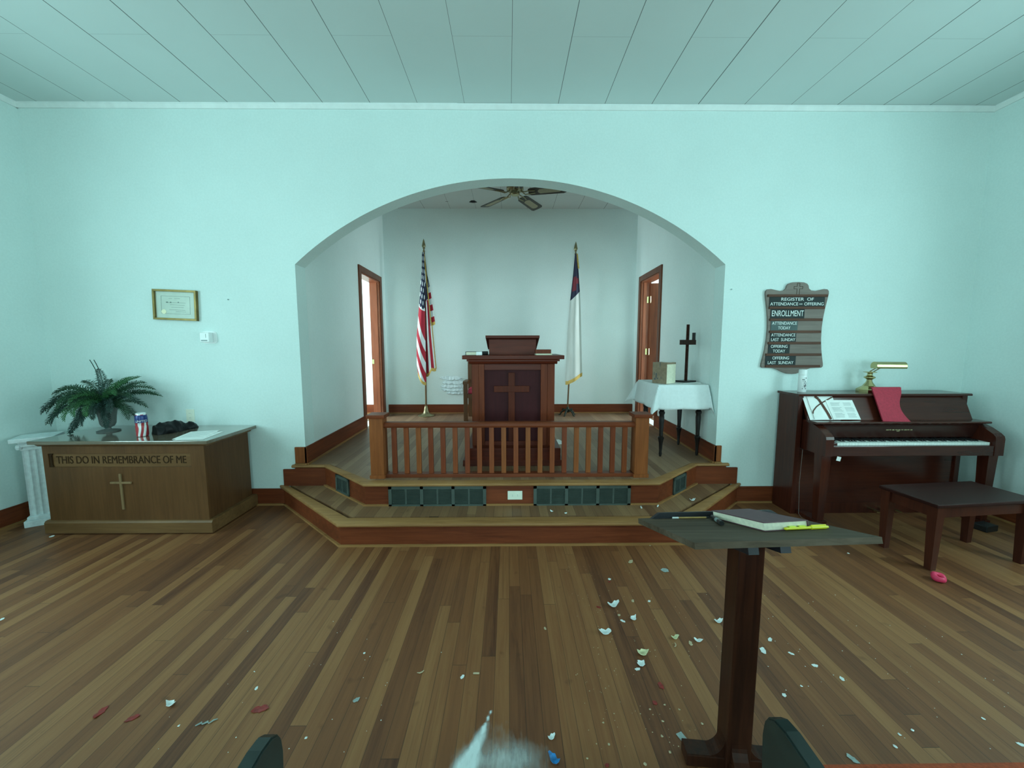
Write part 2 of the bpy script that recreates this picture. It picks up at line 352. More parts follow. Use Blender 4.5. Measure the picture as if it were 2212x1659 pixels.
def tube(bm, pts, r, seg=8, caps=True):
    pts = [Vector(p) for p in pts]; rings = []
    rr = r if isinstance(r, (list, tuple)) else [r]*len(pts)
    for i, p in enumerate(pts):
        d = (pts[min(i+1, len(pts)-1)]-pts[max(i-1, 0)]).normalized()
        up = Vector((0, 0, 1)) if abs(d.z) < .9 else Vector((1, 0, 0))
        s = d.cross(up).normalized(); t = s.cross(d).normalized()
        rings.append([bm.verts.new(p+(s*math.cos(2*PI*k/seg)+t*math.sin(2*PI*k/seg))*rr[i]) for k in range(seg)])
    fs = []
    for a, b in zip(rings, rings[1:]):
        for k in range(seg): fs.append(bm.faces.new((a[k], a[(k+1) % seg], b[(k+1) % seg], b[k])))
    if caps: fs += [bm.faces.new(rings[0][::-1]), bm.faces.new(rings[-1])]
    bmesh.ops.recalc_face_normals(bm, faces=fs); return bm
def taper(bm, c, s0, z0, s1, z1):
    A = [bm.verts.new((c[0]+i*s0, c[1]+j*s0, z0)) for i, j in ((-1, -1), (1, -1), (1, 1), (-1, 1))]
    B = [bm.verts.new((c[0]+i*s1, c[1]+j*s1, z1)) for i, j in ((-1, -1), (1, -1), (1, 1), (-1, 1))]
    fs = [bm.faces.new(A[::-1]), bm.faces.new(B)] + [bm.faces.new((A[i], A[(i+1) % 4], B[(i+1) % 4], B[i])) for i in range(4)]
    bmesh.ops.recalc_face_normals(bm, faces=fs); return bm
def text_bm(s, size, xs=1.0, depth=.0012, align='CENTER'):
    """lettering from the built-in font, lying in the xz-plane facing -y"""
    cu = bpy.data.curves.new('txt', 'FONT'); cu.body = s; cu.size = size; cu.extrude = depth; cu.align_x = align; cu.align_y = 'CENTER'
    o = bpy.data.objects.new('txt', cu); COL.objects.link(o)
    dg = bpy.context.evaluated_depsgraph_get(); me = bpy.data.meshes.new_from_object(o.evaluated_get(dg))
    bm = bmesh.new(); bm.from_mesh(me)
    bpy.data.objects.remove(o); bpy.data.curves.remove(cu); bpy.data.meshes.remove(me)
    for v in bm.verts: v.co = Vector((v.co.x*xs, -v.co.z, v.co.y))
    return bm
def add_text(bm, s, size, pos, xs=1.0, depth=.0012, align='CENTER'):
    t = text_bm(s, size, xs, depth, align); merge(bm, t, Matrix.Translation(pos)); return bm

def root_loc(o):
    v = Vector((0, 0, 0))
    while o is not None: v += Vector(o.location); o = o.parent
    return v
def obj(name, bm, mat, parent=None, local=False, smooth=False, label=None):
    """one mesh object; geometry given in room coordinates unless local"""
    if parent is not None and not local:
        bmesh.ops.translate(bm, vec=-root_loc(parent), verts=bm.verts[:])
    me = bpy.data.meshes.new(name); bm.to_mesh(me); bm.free()
    for m in (mat if isinstance(mat, list) else [mat]): me.materials.append(m)
    if smooth:
        for p in me.polygons: p.use_smooth = True
        try: me.set_sharp_from_angle(angle=R(38))
        except Exception: pass
    o = bpy.data.objects.new(name, me); COL.objects.link(o)
    if parent is not None: o.parent = parent
    if label: o['label'] = label
    return o
def thing(name, label, cat, loc=(0, 0, 0), rotz=0., group=None, kind=None):
    o = bpy.data.objects.new(name, None); COL.objects.link(o); o.location = loc; o.rotation_euler = (0, 0, rotz)
    o.empty_display_size = .1
    return tag(o, label, cat, group, kind)
def tag(o, label, cat, group=None, kind=None):
    o['label'] = label; o['category'] = cat
    if group: o['group'] = group
    if kind: o['kind'] = kind
    return o
def at(o, loc):
    """give a single-mesh thing an origin of its own at loc without moving it"""
    d = Vector(loc)-Vector(o.location)
    o.data.transform(Matrix.Translation(-d)); o.location = loc; return o
def struct(name, bm, mat, label, cat, parent=None):
    o = obj(name, bm, mat, parent)
    if parent is None: tag(o, label, cat, kind='structure')
    return o

# ------------------------------------------------------------------ room dimensions (metres)
XL, XR, YF, YB, H = -4.248, 4.302, 3.552, -6.2, 3.608
JL, JR = -1.934, 1.984           # arch jambs
BL_, BR_ = -2.003, 2.072         # alcove corners at its back wall
YA, HA, Z1, Z2 = 6.30, 3.685, .190, .392
XC, RA, ZC = .025, 2.943, .057   # arch: centre x, radius, centre z
T = .17

b = NB(); box(b, XL-.2, XR+.2, YB-.2, YF+.02, -.1, 0); struct('floor', b, M['floor'], 'worn oak strip floor of the hall running toward the platform', 'floor')
b = NB(); box(b, XL-.2, XR+.2, YB-.2, YF+.1, H, H+.1); struct('ceiling', b, M['ceiling'], 'pale panelled ceiling of the hall with thin dark joints', 'ceiling')
# front wall with the arch
b = NB()
box(b, XL-.2, JL, YF, YF+T, 0, H+.05); box(b, JR, XR+.2, YF, YF+T, 0, H+.05)
n = 64; xs = [JL+(JR-JL)*i/n for i in range(n+1)]
zs = [ZC+math.sqrt(max(0, RA*RA-(x-XC)**2)) for x in xs]
prism(b, [(x, z) for x, z in zip(xs, zs)]+[(JR, H+.05), (JL, H+.05)], 'y', YF, YF+T)
wf = struct('wall_front', b, M['wall'], 'pale mint front wall with the wide segmental arch', 'wall')
def wall_with_windows(name, x0, x1, wins, label):
    bb = NB(); ys = YB-.2
    for (a, c, z0, z1) in wins:
        box(bb, x0, x1, ys, a, 0, H+.05); box(bb, x0, x1, a, c, 0, z0); box(bb, x0, x1, a, c, z1, H+.05); ys = c
    box(bb, x0, x1, ys, YF+.05, 0, H+.05)
    return struct(name, bb, M['wall'], label, 'wall')
WINS = [(-4.6, -3.55, .95, 2.75), (-1.75, -.70, .95, 2.75), (.85, 1.90, .95, 2.75)]
wall_with_windows('wall_left', XL-.15, XL, WINS, 'pale mint left side wall of the hall')
wall_with_windows('wall_right', XR, XR+.15, WINS, 'pale mint right side wall of the hall')
b = NB(); box(b, XL-.2, -.8, YB-.15, YB, 0, H+.05); box(b, .85, XR+.2, YB-.15, YB, 0, H+.05); box(b, -.8, .85, YB-.15, YB, 2.2, H+.05)
struct('wall_back', b, M['wall'], 'pale rear wall of the hall behind the camera', 'wall')
k = 0
for side, x0, x1 in (('left', XL-.12, XL-.06), ('right', XR+.06, XR+.12)):
    for (a, c, z0, z1) in WINS:
        k += 1
        bb = NB()
        box(bb, x0, x1, a, a+.05, z0, z1); box(bb, x0, x1, c-.05, c, z0, z1); box(bb, x0, x1, a, c, z0, z0+.06); box(bb, x0, x1, a, c, z1-.05, z1)
        box(bb, x0, x1, a, c, (z0+z1)/2-.025, (z0+z1)/2+.025); box(bb, (x0+x1)/2-.015, (x0+x1)/2+.015, (a+c)/2-.012, (a+c)/2+.012, z0, z1)
        wn = struct('window_%d' % k, bb, M['trim_paint'], '%s wall sash window, number %d from the rear' % (side, (k-1) % 3+1), 'window')
        p = NB(); box(p, (x0+x1)/2-.002, (x0+x1)/2+.002, a, c, z0, z1); obj('pane', p, M['pane'], wn)
# alcove shell
def side_wall(name, xa, xb, sgn, d0, d1, dz, label):
    """slightly splayed alcove side wall with a doorway from d0 to d1"""
    def X(y): return xa+(xb-xa)*(y-YF)/(YA-YF)
    bb = NB(); th = .13*sgn
    for (y0, y1, z0, z1) in ((YF+T, d0, 0, HA+.05), (d1, YA+.05, 0, HA+.05), (d0, d1, dz, HA+.05), (d0, d1, 0, Z2)):
        prism(bb, [(X(y0), y0), (X(y1), y1), (X(y1)+th, y1), (X(y0)+th, y0)], 'z', z0, z1)
    return struct(name, bb, M['wall_in'], label, 'wall'), X
DZ = 2.50
wl, XLA = side_wall('wall_alcove_left', JL, BL_, -1, 5.20, 6.00, DZ, 'left side wall of the arched alcove, with a doorway')
wr, XRA = side_wall('wall_alcove_right', JR, BR_, 1, 5.20, 6.00, DZ, 'right side wall of the arched alcove, with a doorway')
b = NB(); box(b, XL-.2, XR+.2, YA, YA+.12, 0, HA+.05); wab = struct('wall_alcove_back', b, M['wall_in'], 'rear wall of the alcove behind both flags', 'wall')
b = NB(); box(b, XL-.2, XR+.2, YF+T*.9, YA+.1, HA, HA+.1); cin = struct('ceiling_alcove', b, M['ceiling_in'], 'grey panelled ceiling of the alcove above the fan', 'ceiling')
b = NB()
for (cx, cy, sc) in ((-.533, 6.00, 1.), (-.93, 6.0, .45)):
    v = [b.verts.new((cx+sc*.055*math.cos(a)*(1+.25*math.sin(3*a)), cy+sc*.05*math.sin(a)*(1 if sc == 1 else .3), HA-.0015)) for a in [2*PI*i/16 for i in range(16)]]
    b.faces.new(v)
obj('ceiling_hole', b, M['hole'], cin, label='small dark ragged hole')
b = NB()
# peeled plaster on the back wall: overlapping torn ridges
rnd = random.Random(5)
for (px, pz, w, hgt) in ((-.96, .985, .36, .06), (-.92, .915, .36, .055), (-.93, .855, .40, .06), (-.94, .795, .36, .05), (-.80, .89, .12, .14), (-.90, .735, .28, .035)):
    seg = 14; top = []; bot = []
    for i in range(seg+1):
        x = px-w/2+w*i/seg; e = math.sin(PI*i/seg)**.4
        top.append((x, pz+hgt*.5*e+rnd.uniform(-.008, .008))); bot.append((x, pz-hgt*.5*e+rnd.uniform(-.008, .008)))
    A = [b.verts.new((x, YA-.001, z)) for x, z in top]; C_ = [b.verts.new((x, YA-.026-rnd.uniform(0, .010), z)) for x, z in bot]; D_ = [b.verts.new((x, YA, z-.012)) for x, z in bot]
    for i in range(seg): b.faces.new((A[i], A[i+1], C_[i+1], C_[i])); b.faces.new((C_[i], C_[i+1], D_[i+1], D_[i]))
bmesh.ops.recalc_face_normals(b, faces=b.faces[:])
obj('peeling_plaster', b, M['plaster'], wab, label='torn white plaster ridges low on the wall')
# rooms beyond the two doorways
b = NB(); box(b, XL-.2, XL-.05, YF+T, YA, 0, HA+.05); struct('wall_side_room_left', b, M['wall_in'], 'white outer wall of the room beyond the left doorway', 'wall')
b = NB(); box(b, XR+.05, XR+.2, YF+T, YA, 0, HA+.05); struct('wall_side_room_right', b, M['wall_in'], 'white outer wall of the room beyond the right doorway', 'wall')
b = NB(); box(b, XL-.2, XR+.2, YF+T+.02, YA+.05, Z2-.06, Z2-.004); struct('floor_side_rooms', b, M['floor2'], 'board floor of the rooms beyond the doorways', 'floor')

# trims ------------------------------------------------------------
b = NB()
prism(b, [(YF, H-.040), (YF-.012, H-.040), (YF-.03, H-.014), (YF-.03, H), (YF, H)], 'x', XL, -.44); struct('trim_1', b, M['trim_paint'], 'pale crown strip along the front wall, left length', 'trim')
b = NB(); prism(b, [(YF, H-.042), (YF-.012, H-.042), (YF-.03, H-.016), (YF-.03, H-.002), (YF, H-.002)], 'x', -.44, XR); struct('trim_2', b, M['trim_paint'], 'pale crown strip along the front wall, right length', 'trim')
b = NB(); prism(b, [(XL, H-.04), (XL+.012, H-.04), (XL+.03, H-.014), (XL+.03, H), (XL, H)], 'y', YB, YF); struct('trim_3', b, M['trim_paint'], 'pale crown strip along the left wall', 'trim')
b = NB(); prism(b, [(XR, H-.04), (XR-.012, H-.04), (XR-.03, H-.014), (XR-.03, H), (XR, H)], 'y', YB, YF); struct('trim_4', b, M['trim_paint'], 'pale crown strip along the right wall', 'trim')
def baseboard(name, pts, z0, z1, th, mat, label, shoe=True):
    """board standing on the room side of a line from pts[0] to pts[1]; th is the inward normal vector times thickness"""
    (xa, ya), (xb, yb) = pts; tx, ty = th
    bb = NB(); prism(bb, [(xa, ya), (xb, yb), (xb+tx, yb+ty), (xa+tx, ya+ty)], 'z', z0, z1-.012)
    prism(bb, [(xa, ya), (xb, yb), (xb+tx*.7, yb+ty*.7), (xa+tx*.7, ya+ty*.7)], 'z', z1-.012, z1)
    o = struct(name, bb, mat, label, 'baseboard')
    if shoe:
        s = NB(); prism(s, [(xa, ya), (xb, yb), (xb+tx*1.8, yb+ty*1.8), (xa+tx*1.8, ya+ty*1.8)], 'z', z0, z0+.016); obj('shoe_moulding', s, M['nose_y'] if abs(tx) > abs(ty) else M['nose'], o)
    return o
baseboard('baseboard_front_left', ((XL, YF), (-2.12, YF)), 0, .158, (0, -.018), M['red_x'], 'red brown baseboard on the front wall left of the steps')
baseboard('baseboard_front_right', ((2.17, YF), (XR, YF)), 0, .158, (0, -.018), M['red_x'], 'red brown baseboard on the front wall beside the piano')
baseboard('baseboard_left', ((XL, YB), (XL, YF)), 0, .158, (.018, 0), M['red_y'], 'red brown baseboard along the left wall')
baseboard('baseboard_right', ((XR, YB), (XR, YF)), 0, .158, (-.018, 0), M['red_y'], 'red brown baseboard along the right wall')
baseboard('baseboard_alcove_back', ((BL_, YA), (BR_, YA)), Z2, Z2+.15, (0, -.018), M['red_x'], 'red brown baseboard on the alcove rear wall')
baseboard('baseboard_side_room', ((XL, YA), (BL_-.13, YA)), Z2, Z2+.15, (0, -.018), M['red_x'], 'baseboard in the room seen through the left doorway')
baseboard('baseboard_alcove_left', ((JL, YF-.018), (XLA(5.12), 5.12)), Z2, Z2+.172, (.018, 0), M['red_y'], 'red brown baseboard on the alcove left wall')
baseboard('baseboard_alcove_right', ((JR, YF-.018), (XRA(5.12), 5.12)), Z2, Z2+.172, (-.018, 0), M['red_y'], 'red brown baseboard on the alcove right wall')
for nm, xa, xb, lb in (('trim_5', -2.028, JL+.018, 'short baseboard block returning at the left arch jamb'), ('trim_6', JR-.018, 2.034, 'short baseboard block returning at the right arch jamb')):
    b = NB(); box(b, xa, xb, YF-.018, YF, Z2+.018, Z2+.172, .002); o = struct(nm, b, M['red_z3'], lb, 'trim')
    s = NB(); box(s, xa, xb, YF-.03, YF, Z2, Z2+.016); obj('shoe_moulding', s, M['nose'], o)

# doors --------------------------------------------------------------
def doorway(name, X, sgn, label):
    """casing and jamb of an opening in a splayed side wall; sgn points from alcove into the side room"""
    d0, d1 = 5.20, 6.00
    root = bpy.data.objects.new(name, None); COL.objects.link(root); root.location = (X(5.6), 5.6, Z2); tag(root, label, 'door', kind='structure')
    def strip(y0, y1, z0, z1, a, c):   # follows the splay
        bb = NB(); prism(bb, [(X(y0)+a*sgn, y0), (X(y1)+a*sgn, y1), (X(y1)+c*sgn, y1), (X(y0)+c*sgn, y0)], 'z', z0, z1); return bb
    cs = strip(d0-.08, d0, Z2, DZ+.08, -.02, .0)
    t = strip(d1, d1+.08, Z2, DZ+.08, -.02, .0); merge(cs, t)
    t = strip(d0, d1, DZ, DZ+.08, -.02, .0); merge(cs, t)
    obj('casing', cs, M['casing'], root)
    jb = strip(d0-.002, d0+.022, Z2, DZ, -.004, .145); t = strip(d1-.022, d1+.002, Z2, DZ, -.004, .145); merge(jb, t); t = strip(d0, d1, DZ-.02, DZ+.002, -.004, .145); merge(jb, t)
    t = strip(d1-.036, d1-.022, Z2, DZ-.02, .03, .075); merge(jb, t)
    obj('jamb', jb, M['jamb'], root)
    return root, d0, d1
dl, d0, d1 = doorway('door_1', XLA, -1, 'left alcove doorway, open onto a bright white room')
b = NB(); obox(b, (XLA(d1)-.125, d1-.0235, 1.27), (.03, .004, .07)); obj('strike_plate', b, M['brass'], dl, label='small brass strike plate')
dr, d0, d1 = doorway('door_2', XRA, 1, 'right alcove doorway with its red brown door standing ajar')
xd = XRA(d1)+.15
leaf = NB(); obox(leaf, (0, 0, 0), (.76, .036, DZ-Z2-.05), (0, 0, 0), .003)
a = R(-17); bmesh.ops.translate(leaf, vec=(.375, 0, 0), verts=leaf.verts[:])
bmesh.ops.transform(leaf, matrix=Matrix.Translation((xd-.016, d1-.043, (Z2+DZ)/2-.01)) @ Matrix.Rotation(a, 4, 'Z'), verts=leaf.verts[:])
lf = obj('door_leaf', leaf, M['casing'], dr)
for z in (2.22, 1.42, .64):
    hb = NB(); obox(hb, (xd-.045, d1-.0245, z), (.042, .004, .095)); tube(hb, [(xd-.026, d1-.064, z-.05), (xd-.026, d1-.064, z+.05)], .007, 8)
    obj('hinge', hb, M['brass'], dr)

# ------------------------------------------------------------------ platform
plat = thing('chancel_platform', 'two-step wooden platform with canted corners filling the arch', 'platform', (XC, 4.2, 0))
def hexa(front_half, yf, wall_half, yw, yback=None):
    yb = yback or yw
    return [(XC-front_half, yf), (XC+front_half, yf), (XC+wall_half, yw)]+([(XC+wall_half, yb), (XC-wall_half, yb)] if yback else [])+[(XC-wall_half, yw)]
b = NB(); prism(b, hexa(1.305, 2.765, 2.195, YF-.002), 'z', .0, Z1-.03); obj('lower_riser', b, M['red_x'], plat)
b = NB(); prism(b, hexa(1.245, 2.86, 2.12, YF-.002), 'z', Z1-.03, Z1); obj('lower_tread', b, M['tread'], plat)
def nosing(bb, P, Q, w, z, t, outer):
    """board along P-Q with rounded outer edge"""
    P, Q = Vector((*P, 0)), Vector((*Q, 0)); d = (Q-P).normalized(); nrm = Vector((-d.y, d.x, 0))*outer
    prof = [(0, 0), (w-t*.5, 0), (w-t*.15, -t*.12), (w, -t*.5), (w-t*.15, -t*.88), (w-t*.5, -t), (0, -t)]
    return prof, nrm
def nosing_line(pts, w, z, t):
    """mitred bull-nosed board following the polyline pts (outer edge), inward = away from viewer"""
    bb = NB(); n = len(pts); V = [Vector(p) for p in pts]
    offs = []
    for i in range(n):
        ns = []
        if i > 0: d = (V[i]-V[i-1]).normalized(); ns.append(Vector((-d.y, d.x)))
        if i < n-1: d = (V[i+1]-V[i]).normalized(); ns.append(Vector((-d.y, d.x)))
        m = sum(ns, Vector((0, 0))); m.normalize(); offs.append(m/ m.dot(ns[0]))
    prof = [(w, 0), (t*.5, 0), (t*.15, -t*.14), (0, -t*.5), (t*.15, -t*.86), (t*.5, -t), (w, -t)]
    rings = [[bb.verts.new((V[i].x+offs[i].x*o, min(YF-.0015, V[i].y+offs[i].y*o), z+dz)) for o, dz in prof] for i in range(n)]
    for A, B in zip(rings, rings[1:]):
        for k in range(len(prof)): bb.faces.new((A[k], B[k], B[(k+1) % len(prof)], A[(k+1) % len(prof)]))
    bb.faces.new(rings[0]); bb.faces.new(rings[-1][::-1]); bmesh.ops.recalc_face_normals(bb, faces=bb.faces[:]); return bb
p1 = [(XC-2.225, YF-.002), (XC-1.315, 2.735), (XC+1.315, 2.735), (XC+2.225, YF-.002)]
obj('lower_nosing', nosing_line(p1, .105, Z1+.001, .03), M['nose'], plat, smooth=True)
b = NB(); prism(b, hexa(1.318, 2.752, 2.212, YF-.002), 'z', 0, .016); obj('shoe_moulding', b, M['nose'], plat)
# upper level
b = NB(); prism(b, hexa(1.222, 3.065, 1.775, YF-.018)[0:4], 'z', Z1, Z2-.03)
obj('upper_riser', b, M['red_x'], plat)
b = NB(); prism(b, hexa(1.232, 3.053, 1.79, YF-.03), 'z', Z1, Z1+.014); obj('shoe_moulding', b, M['nose'], plat)
for s in (-1, 1):
    lo, hi = Z1, Z2-.03; P = [(XC+s*1.76, lo), (XC+s*2.172, lo), (XC+s*2.172, Z2-.042), (XC+s*2.06, Z2-.042), (XC+s*2.06, hi), (XC+s*1.76, hi)]
    b = NB(); prism(b, P, 'y', YF-.02, YF-.002); obj('wall_stringer', b, M['red_x'], plat)
b = NB(); prism(b, [(XC-1.2, 3.10), (XC+1.2, 3.10), (XC+1.72, YF-.001), (XC-1.72, YF-.001)], 'z', Z2-.03, Z2); obj('upper_tread', b, M['floor2'], plat)
b = NB(); prism(b, [(JL+.001, YF-.001), (JR-.001, YF-.001), (XRA(YA)-.001, YA), (XLA(YA)+.001, YA)], 'z', Z2-.03, Z2); o = struct('floor_alcove', b, M['floor2'], 'worn board floor of the arched alcove', 'floor'); at(o, (XC, 4.2, 0))
p2 = [(XC-2.085, YF-.032), (XC-1.775, YF-.032), (XC-1.222, 3.025), (XC+1.222, 3.025), (XC+1.775, YF-.032), (XC+2.085, YF-.032)]
obj('upper_nosing', nosing_line(p2, .085, Z2+.001, .028), M['nose'], plat, smooth=True)
# return-air vents and outlet
def vent(loc, w, h, rotz, label, cells):
    t = thing('vent_grille', label, 'vent', loc, rotz)
    f = NB(); fw = .026
    for a in (box(f, -w/2, w/2, -.012, 0, 0, fw), box(f, -w/2, w/2, -.012, 0, h-fw, h)): pass
    n_ = cells; cw = (w-fw)/n_
    for i in range(n_+1):
        x = -w/2+fw/2+cw*i; ww = fw*.5 if i in (0, n_) or i % 2 == 0 else fw*.28
        box(f, x-ww, x+ww, -.012 if ww > fw*.4 else -.009, 0, 0, h)
    obj('frame', f, M['vent'], t, local=True)
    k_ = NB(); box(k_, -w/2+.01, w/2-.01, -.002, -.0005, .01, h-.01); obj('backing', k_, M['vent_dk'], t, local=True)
    s = NB(); m = int(h/.0105)
    for i in range(m):
        z = fw*.7+(h-1.4*fw)*(i+.5)/m
        obox(s, (0, -.006, z), (w-fw, .011, .0016), (R(-58), 0, 0))
    obj('louvre', s, M['vent'], t, local=True); return t
vent((-.595, 3.064, .178), .81, .184, 0, 'long green grey vent grille left of the outlet', 6)
vent((.610, 3.064, .178), .81, .184, 0, 'long green grey vent grille right of the outlet', 6)
ang = math.atan2(YF-.018-3.065, 1.775-1.222)
def on_cant(s, f): return (XC+s*(1.222+(1.775-1.222)*f), 3.065+(YF-.018-3.065)*f)
for s, lb in ((-1, 'narrow green grey vent grille on the left canted riser'), (1, 'narrow green grey vent grille on the right canted riser')):
    x, y = on_cant(s, .52); nx, ny = s*math.sin(ang), -math.cos(ang)
    vent((x+nx*.001, y+ny*.001, .192), .235, .166, -ang if s < 0 else ang, lb, 2)
def outlet(loc, w, h, horiz, label):
    t = thing('wall_outlet', label, 'outlet', loc)
    p = NB(); box(p, -w/2, w/2, -.006, 0, -h/2, h/2, .002); obj('cover_plate', p, M['plate'], t, local=True)
    for sgn in (-1, 1):
        r_ = NB(); c = (sgn*.021, -.0075, 0) if horiz else (0, -.0075, sgn*.021)
        lathe(r_, [(.0001, -.001), (.0155, -.001), (.0155, .0015)], c, 16, 'y'); o = obj('receptacle', r_, M['plate'], t, local=True)
        q = NB()
        for d in (-.005, .005): obox(q, (c[0]+(0 if horiz else d), c[1]-.0015, c[2]+(d if horiz else 0)), (.006 if horiz else .002, .001, .002 if horiz else .007))
        obj('slot', q, M['grey_pl'], o, local=True)
outlet((.050, 3.064, .277), .122, .074, True, 'ivory duplex outlet laid sideways between the two long vents')
outlet((-2.99, YF, .87), .075, .118, False, 'yellowed wall outlet just above the black bag')

# ------------------------------------------------------------------ altar rail
rail = thing('altar_rail', 'low red brown railing with two square posts on the platform edge', 'railing', (0, 3.21, Z2))
for x, mt in ((-1.118, M['red_z3']), (1.131, M['red_z3'])):
    p = NB(); box(p, x-.057, x+.057, 3.153, 3.267, Z2, .915, .003); box(p, x-.064, x+.064, 3.146, 3.274, Z2, Z2+.03)
    o = obj('newel_post', p, mt, rail)
    c = NB(); prism(c, [(3.138, .912), (3.282, .912), (3.286, .925), (3.286, .942), (3.134, .942), (3.134, .925)], 'x', x-.076, x+.076); obj('cap', c, M['red_x'], o)
b = NB(); prism(b, [(3.178, .826), (3.242, .826), (3.248, .84), (3.248, .86), (3.238, .870), (3.182, .870), (3.172, .86), (3.172, .84)], 'x', -1.062, 1.075); obj('top_rail', b, M['red_x'], rail)
b = NB(); box(b, -1.062, 1.075, 3.172, 3.248, Z2, Z2+.030, .003); obj('bottom_rail', b, M['red_x'], rail)
bal = []
for mt in (M['red_z'], M['red_z2'], M['red_z3']):
    q = NB(); box(q, -.0205, .0205, -.0125, .0125, 0, .409, .0015); me = bpy.data.meshes.new('baluster'); q.to_mesh(me); q.free(); me.materials.append(mt); bal.append(me)
order = [1, 0, 2, 1, 1, 0, 1, 0, 0, 2, 0, 2, 2, 0, 1, 2, 2, 1, 1, 0]
for i in range(20):
    o = bpy.data.objects.new('baluster', bal[order[i]]); COL.objects.link(o); o.parent = rail; o.location = (-.984+1.984*i/19, 0, .028)

# ------------------------------------------------------------------ pulpit
pul = thing('pulpit', 'dark red wooden pulpit with a plain cross on its front', 'pulpit', (.04, 3.85, Z2))
b = NB(); box(b, -.408, .488, 3.50, 4.16, Z2, Z2+.165, .004); prism(b, [(3.478, Z2), (4.18, Z2), (4.16, Z2+.05), (3.50, Z2+.05)], 'x', -.432, .512); obj('plinth', b, M['dkred_x'], pul)
b = NB(); box(b, -.330, .415, 3.63, 4.08, Z2+.16, 1.345); obj('panel', b, M['maroon'], pul)
for xa, xb in ((-.352, -.285), (-.285, -.232), (.305, .368), (.368, .438)):
    st = NB(); box(st, xa+.0008, xb-.0008, 3.60, 3.66 if xa > -.3 and xa < .36 else 4.1, Z2+.16, 1.345, .002); obj('stile', st, M['dkred_z'], pul)
b = NB(); box(b, -.232, .305, 3.605, 3.65, 1.288, 1.345, .002); obj('upper_rail', b, M['dkred_x'], pul)
b = NB(); box(b, -.232, .305, 3.605, 3.65, Z2+.16, Z2+.205, .002); obj('lower_rail', b, M['dkred_x'], pul)
b = NB(); box(b, -.004, .058, 3.612, 3.632, Z2+.205, 1.262, .003); box(b, -.142, .198, 3.610, 3.630, 1.075, 1.135, .003); obj('cross', b, M['cross'], pul)
b = NB(); prism(b, [(3.595, 1.345), (3.575, 1.352), (3.565, 1.37), (3.55, 1.392), (4.13, 1.392), (4.10, 1.345)], 'x', -.372, .458); box(b, -.392, .478, 3.556, 4.12, 1.372, 1.392); obj('cornice', b, M['dkred_x'], pul)
b = NB(); box(b, -.432, .518, 3.53, 4.16, 1.392, 1.428, .003); obj('top', b, M['dkred_x'], pul)
b = NB(); prism(b, [(3.75, 1.428), (4.04, 1.428), (4.04, 1.50), (3.75, 1.588)], 'x', -.192, .268); obj('desk_box', b, M['dkred_x'], pul)
b = NB(); prism(b, [(3.68, 1.592), (3.68, 1.616), (3.70, 1.616), (4.12, 1.500), (4.115, 1.478), (3.70, 1.592)], 'x', -.222, .298); obj('reading_board', b, M['dkred_x'], pul)
def book(name, c, size, rotz, cover, label, group=None, cat='book', spine=-1):
    t = thing(name, label, cat, c, rotz, group); w, d, h = size; ct = .003
    k_ = NB(); box(k_, -w/2, w/2, -d/2, d/2, 0, ct, .001); box(k_, -w/2, w/2, -d/2, d/2, h-ct, h, .001)
    if spine == -1: box(k_, -w/2, -w/2+ct, -d/2, d/2, 0, h, .001)
    elif spine == 1: box(k_, w/2-ct, w/2, -d/2, d/2, 0, h, .001)
    elif spine == 2: box(k_, -w/2, w/2, -d/2, -d/2+ct, 0, h, .001)
    else: box(k_, -w/2, w/2, d/2-ct, d/2, 0, h, .001)
    obj('cover', k_, cover, t, local=True)
    p = NB(); box(p, -w/2+.005, w/2-.005, -d/2+.005, d/2-.005, ct, h-ct); obj('pages', p, M['cream'], t, local=True); return t
book('book', (-.345, 3.70, 1.428), (.13, .16, .034), 0, M['blackwood'], 'dark thin book lying at the left end of the pulpit top')
b = NB(); box(b, -.307, -.251, 3.60, 3.66, 1.428, 1.462, .004); tag(at(obj('box', b, M['white_pl']), (-.279, 3.63, 1.428)), 'small white box on the left of the pulpit top', 'box')
b = NB(); tube(b, [(-.262, 3.72, 1.446), (-.205, 3.74, 1.446)], .018, 12); tag(at(obj('flashlight', b, M['black']), (-.23, 3.73, 1.428)), 'short black cylinder lying beside the white box on the pulpit', 'flashlight')
book('book', (.335, 3.72, 1.428), (.16, .18, .014), R(2), M['cream'], 'cream thin booklet under the red book on the pulpit', spine=0)
book('book', (.333, 3.72, 1.4425), (.15, .17, .038), R(-2), M['dkred_z'], 'dark red book on top of a cream booklet at the pulpit right', spine=2)

# pulpit chair, mostly hidden behind the pulpit
ch = thing('pulpit_chair', 'tall brown wooden armchair with red seat, half hidden behind the pulpit', 'chair', (-.30, 5.70, Z2))
for s in (-1, 1):
    b = NB(); box(b, -.30+s*.345-.03, -.30+s*.345+.03, 5.62, 5.68, Z2, .955, .004); obj('leg', b, M['oak_side'], ch)
    b = NB(); box(b, -.30+s*.315-.03, -.30+s*.315+.03, 6.0, 6.06, Z2, 1.27, .004); obj('leg', b, M['oak_side'], ch)
    b = NB(); prism(b, [(5.60, .945), (5.60, .985), (5.64, .995), (6.02, .985), (6.02, .955)], 'x', -.30+s*.345-.035, -.30+s*.345+.035); obj('armrest', b, M['oak_side'], ch)
b = NB(); box(b, -.615, .015, 5.62, 6.03, .74, .80); obj('seat_frame', b, M['oak_side'], ch)
b = NB(); box(b, -.61, .01, 5.63, 6.0, .80, .87, .02); obj('seat_cushion', b, M['red_cover'], ch)
b = NB(); box(b, -.585, -.015, 6.0, 6.05, .87, 1.25, .01); prism(b, [(-.585, 1.25), (-.015, 1.25), (-.3, 1.31)], 'y', 6.01, 6.05); obj('backrest', b, M['oak_side'], ch)
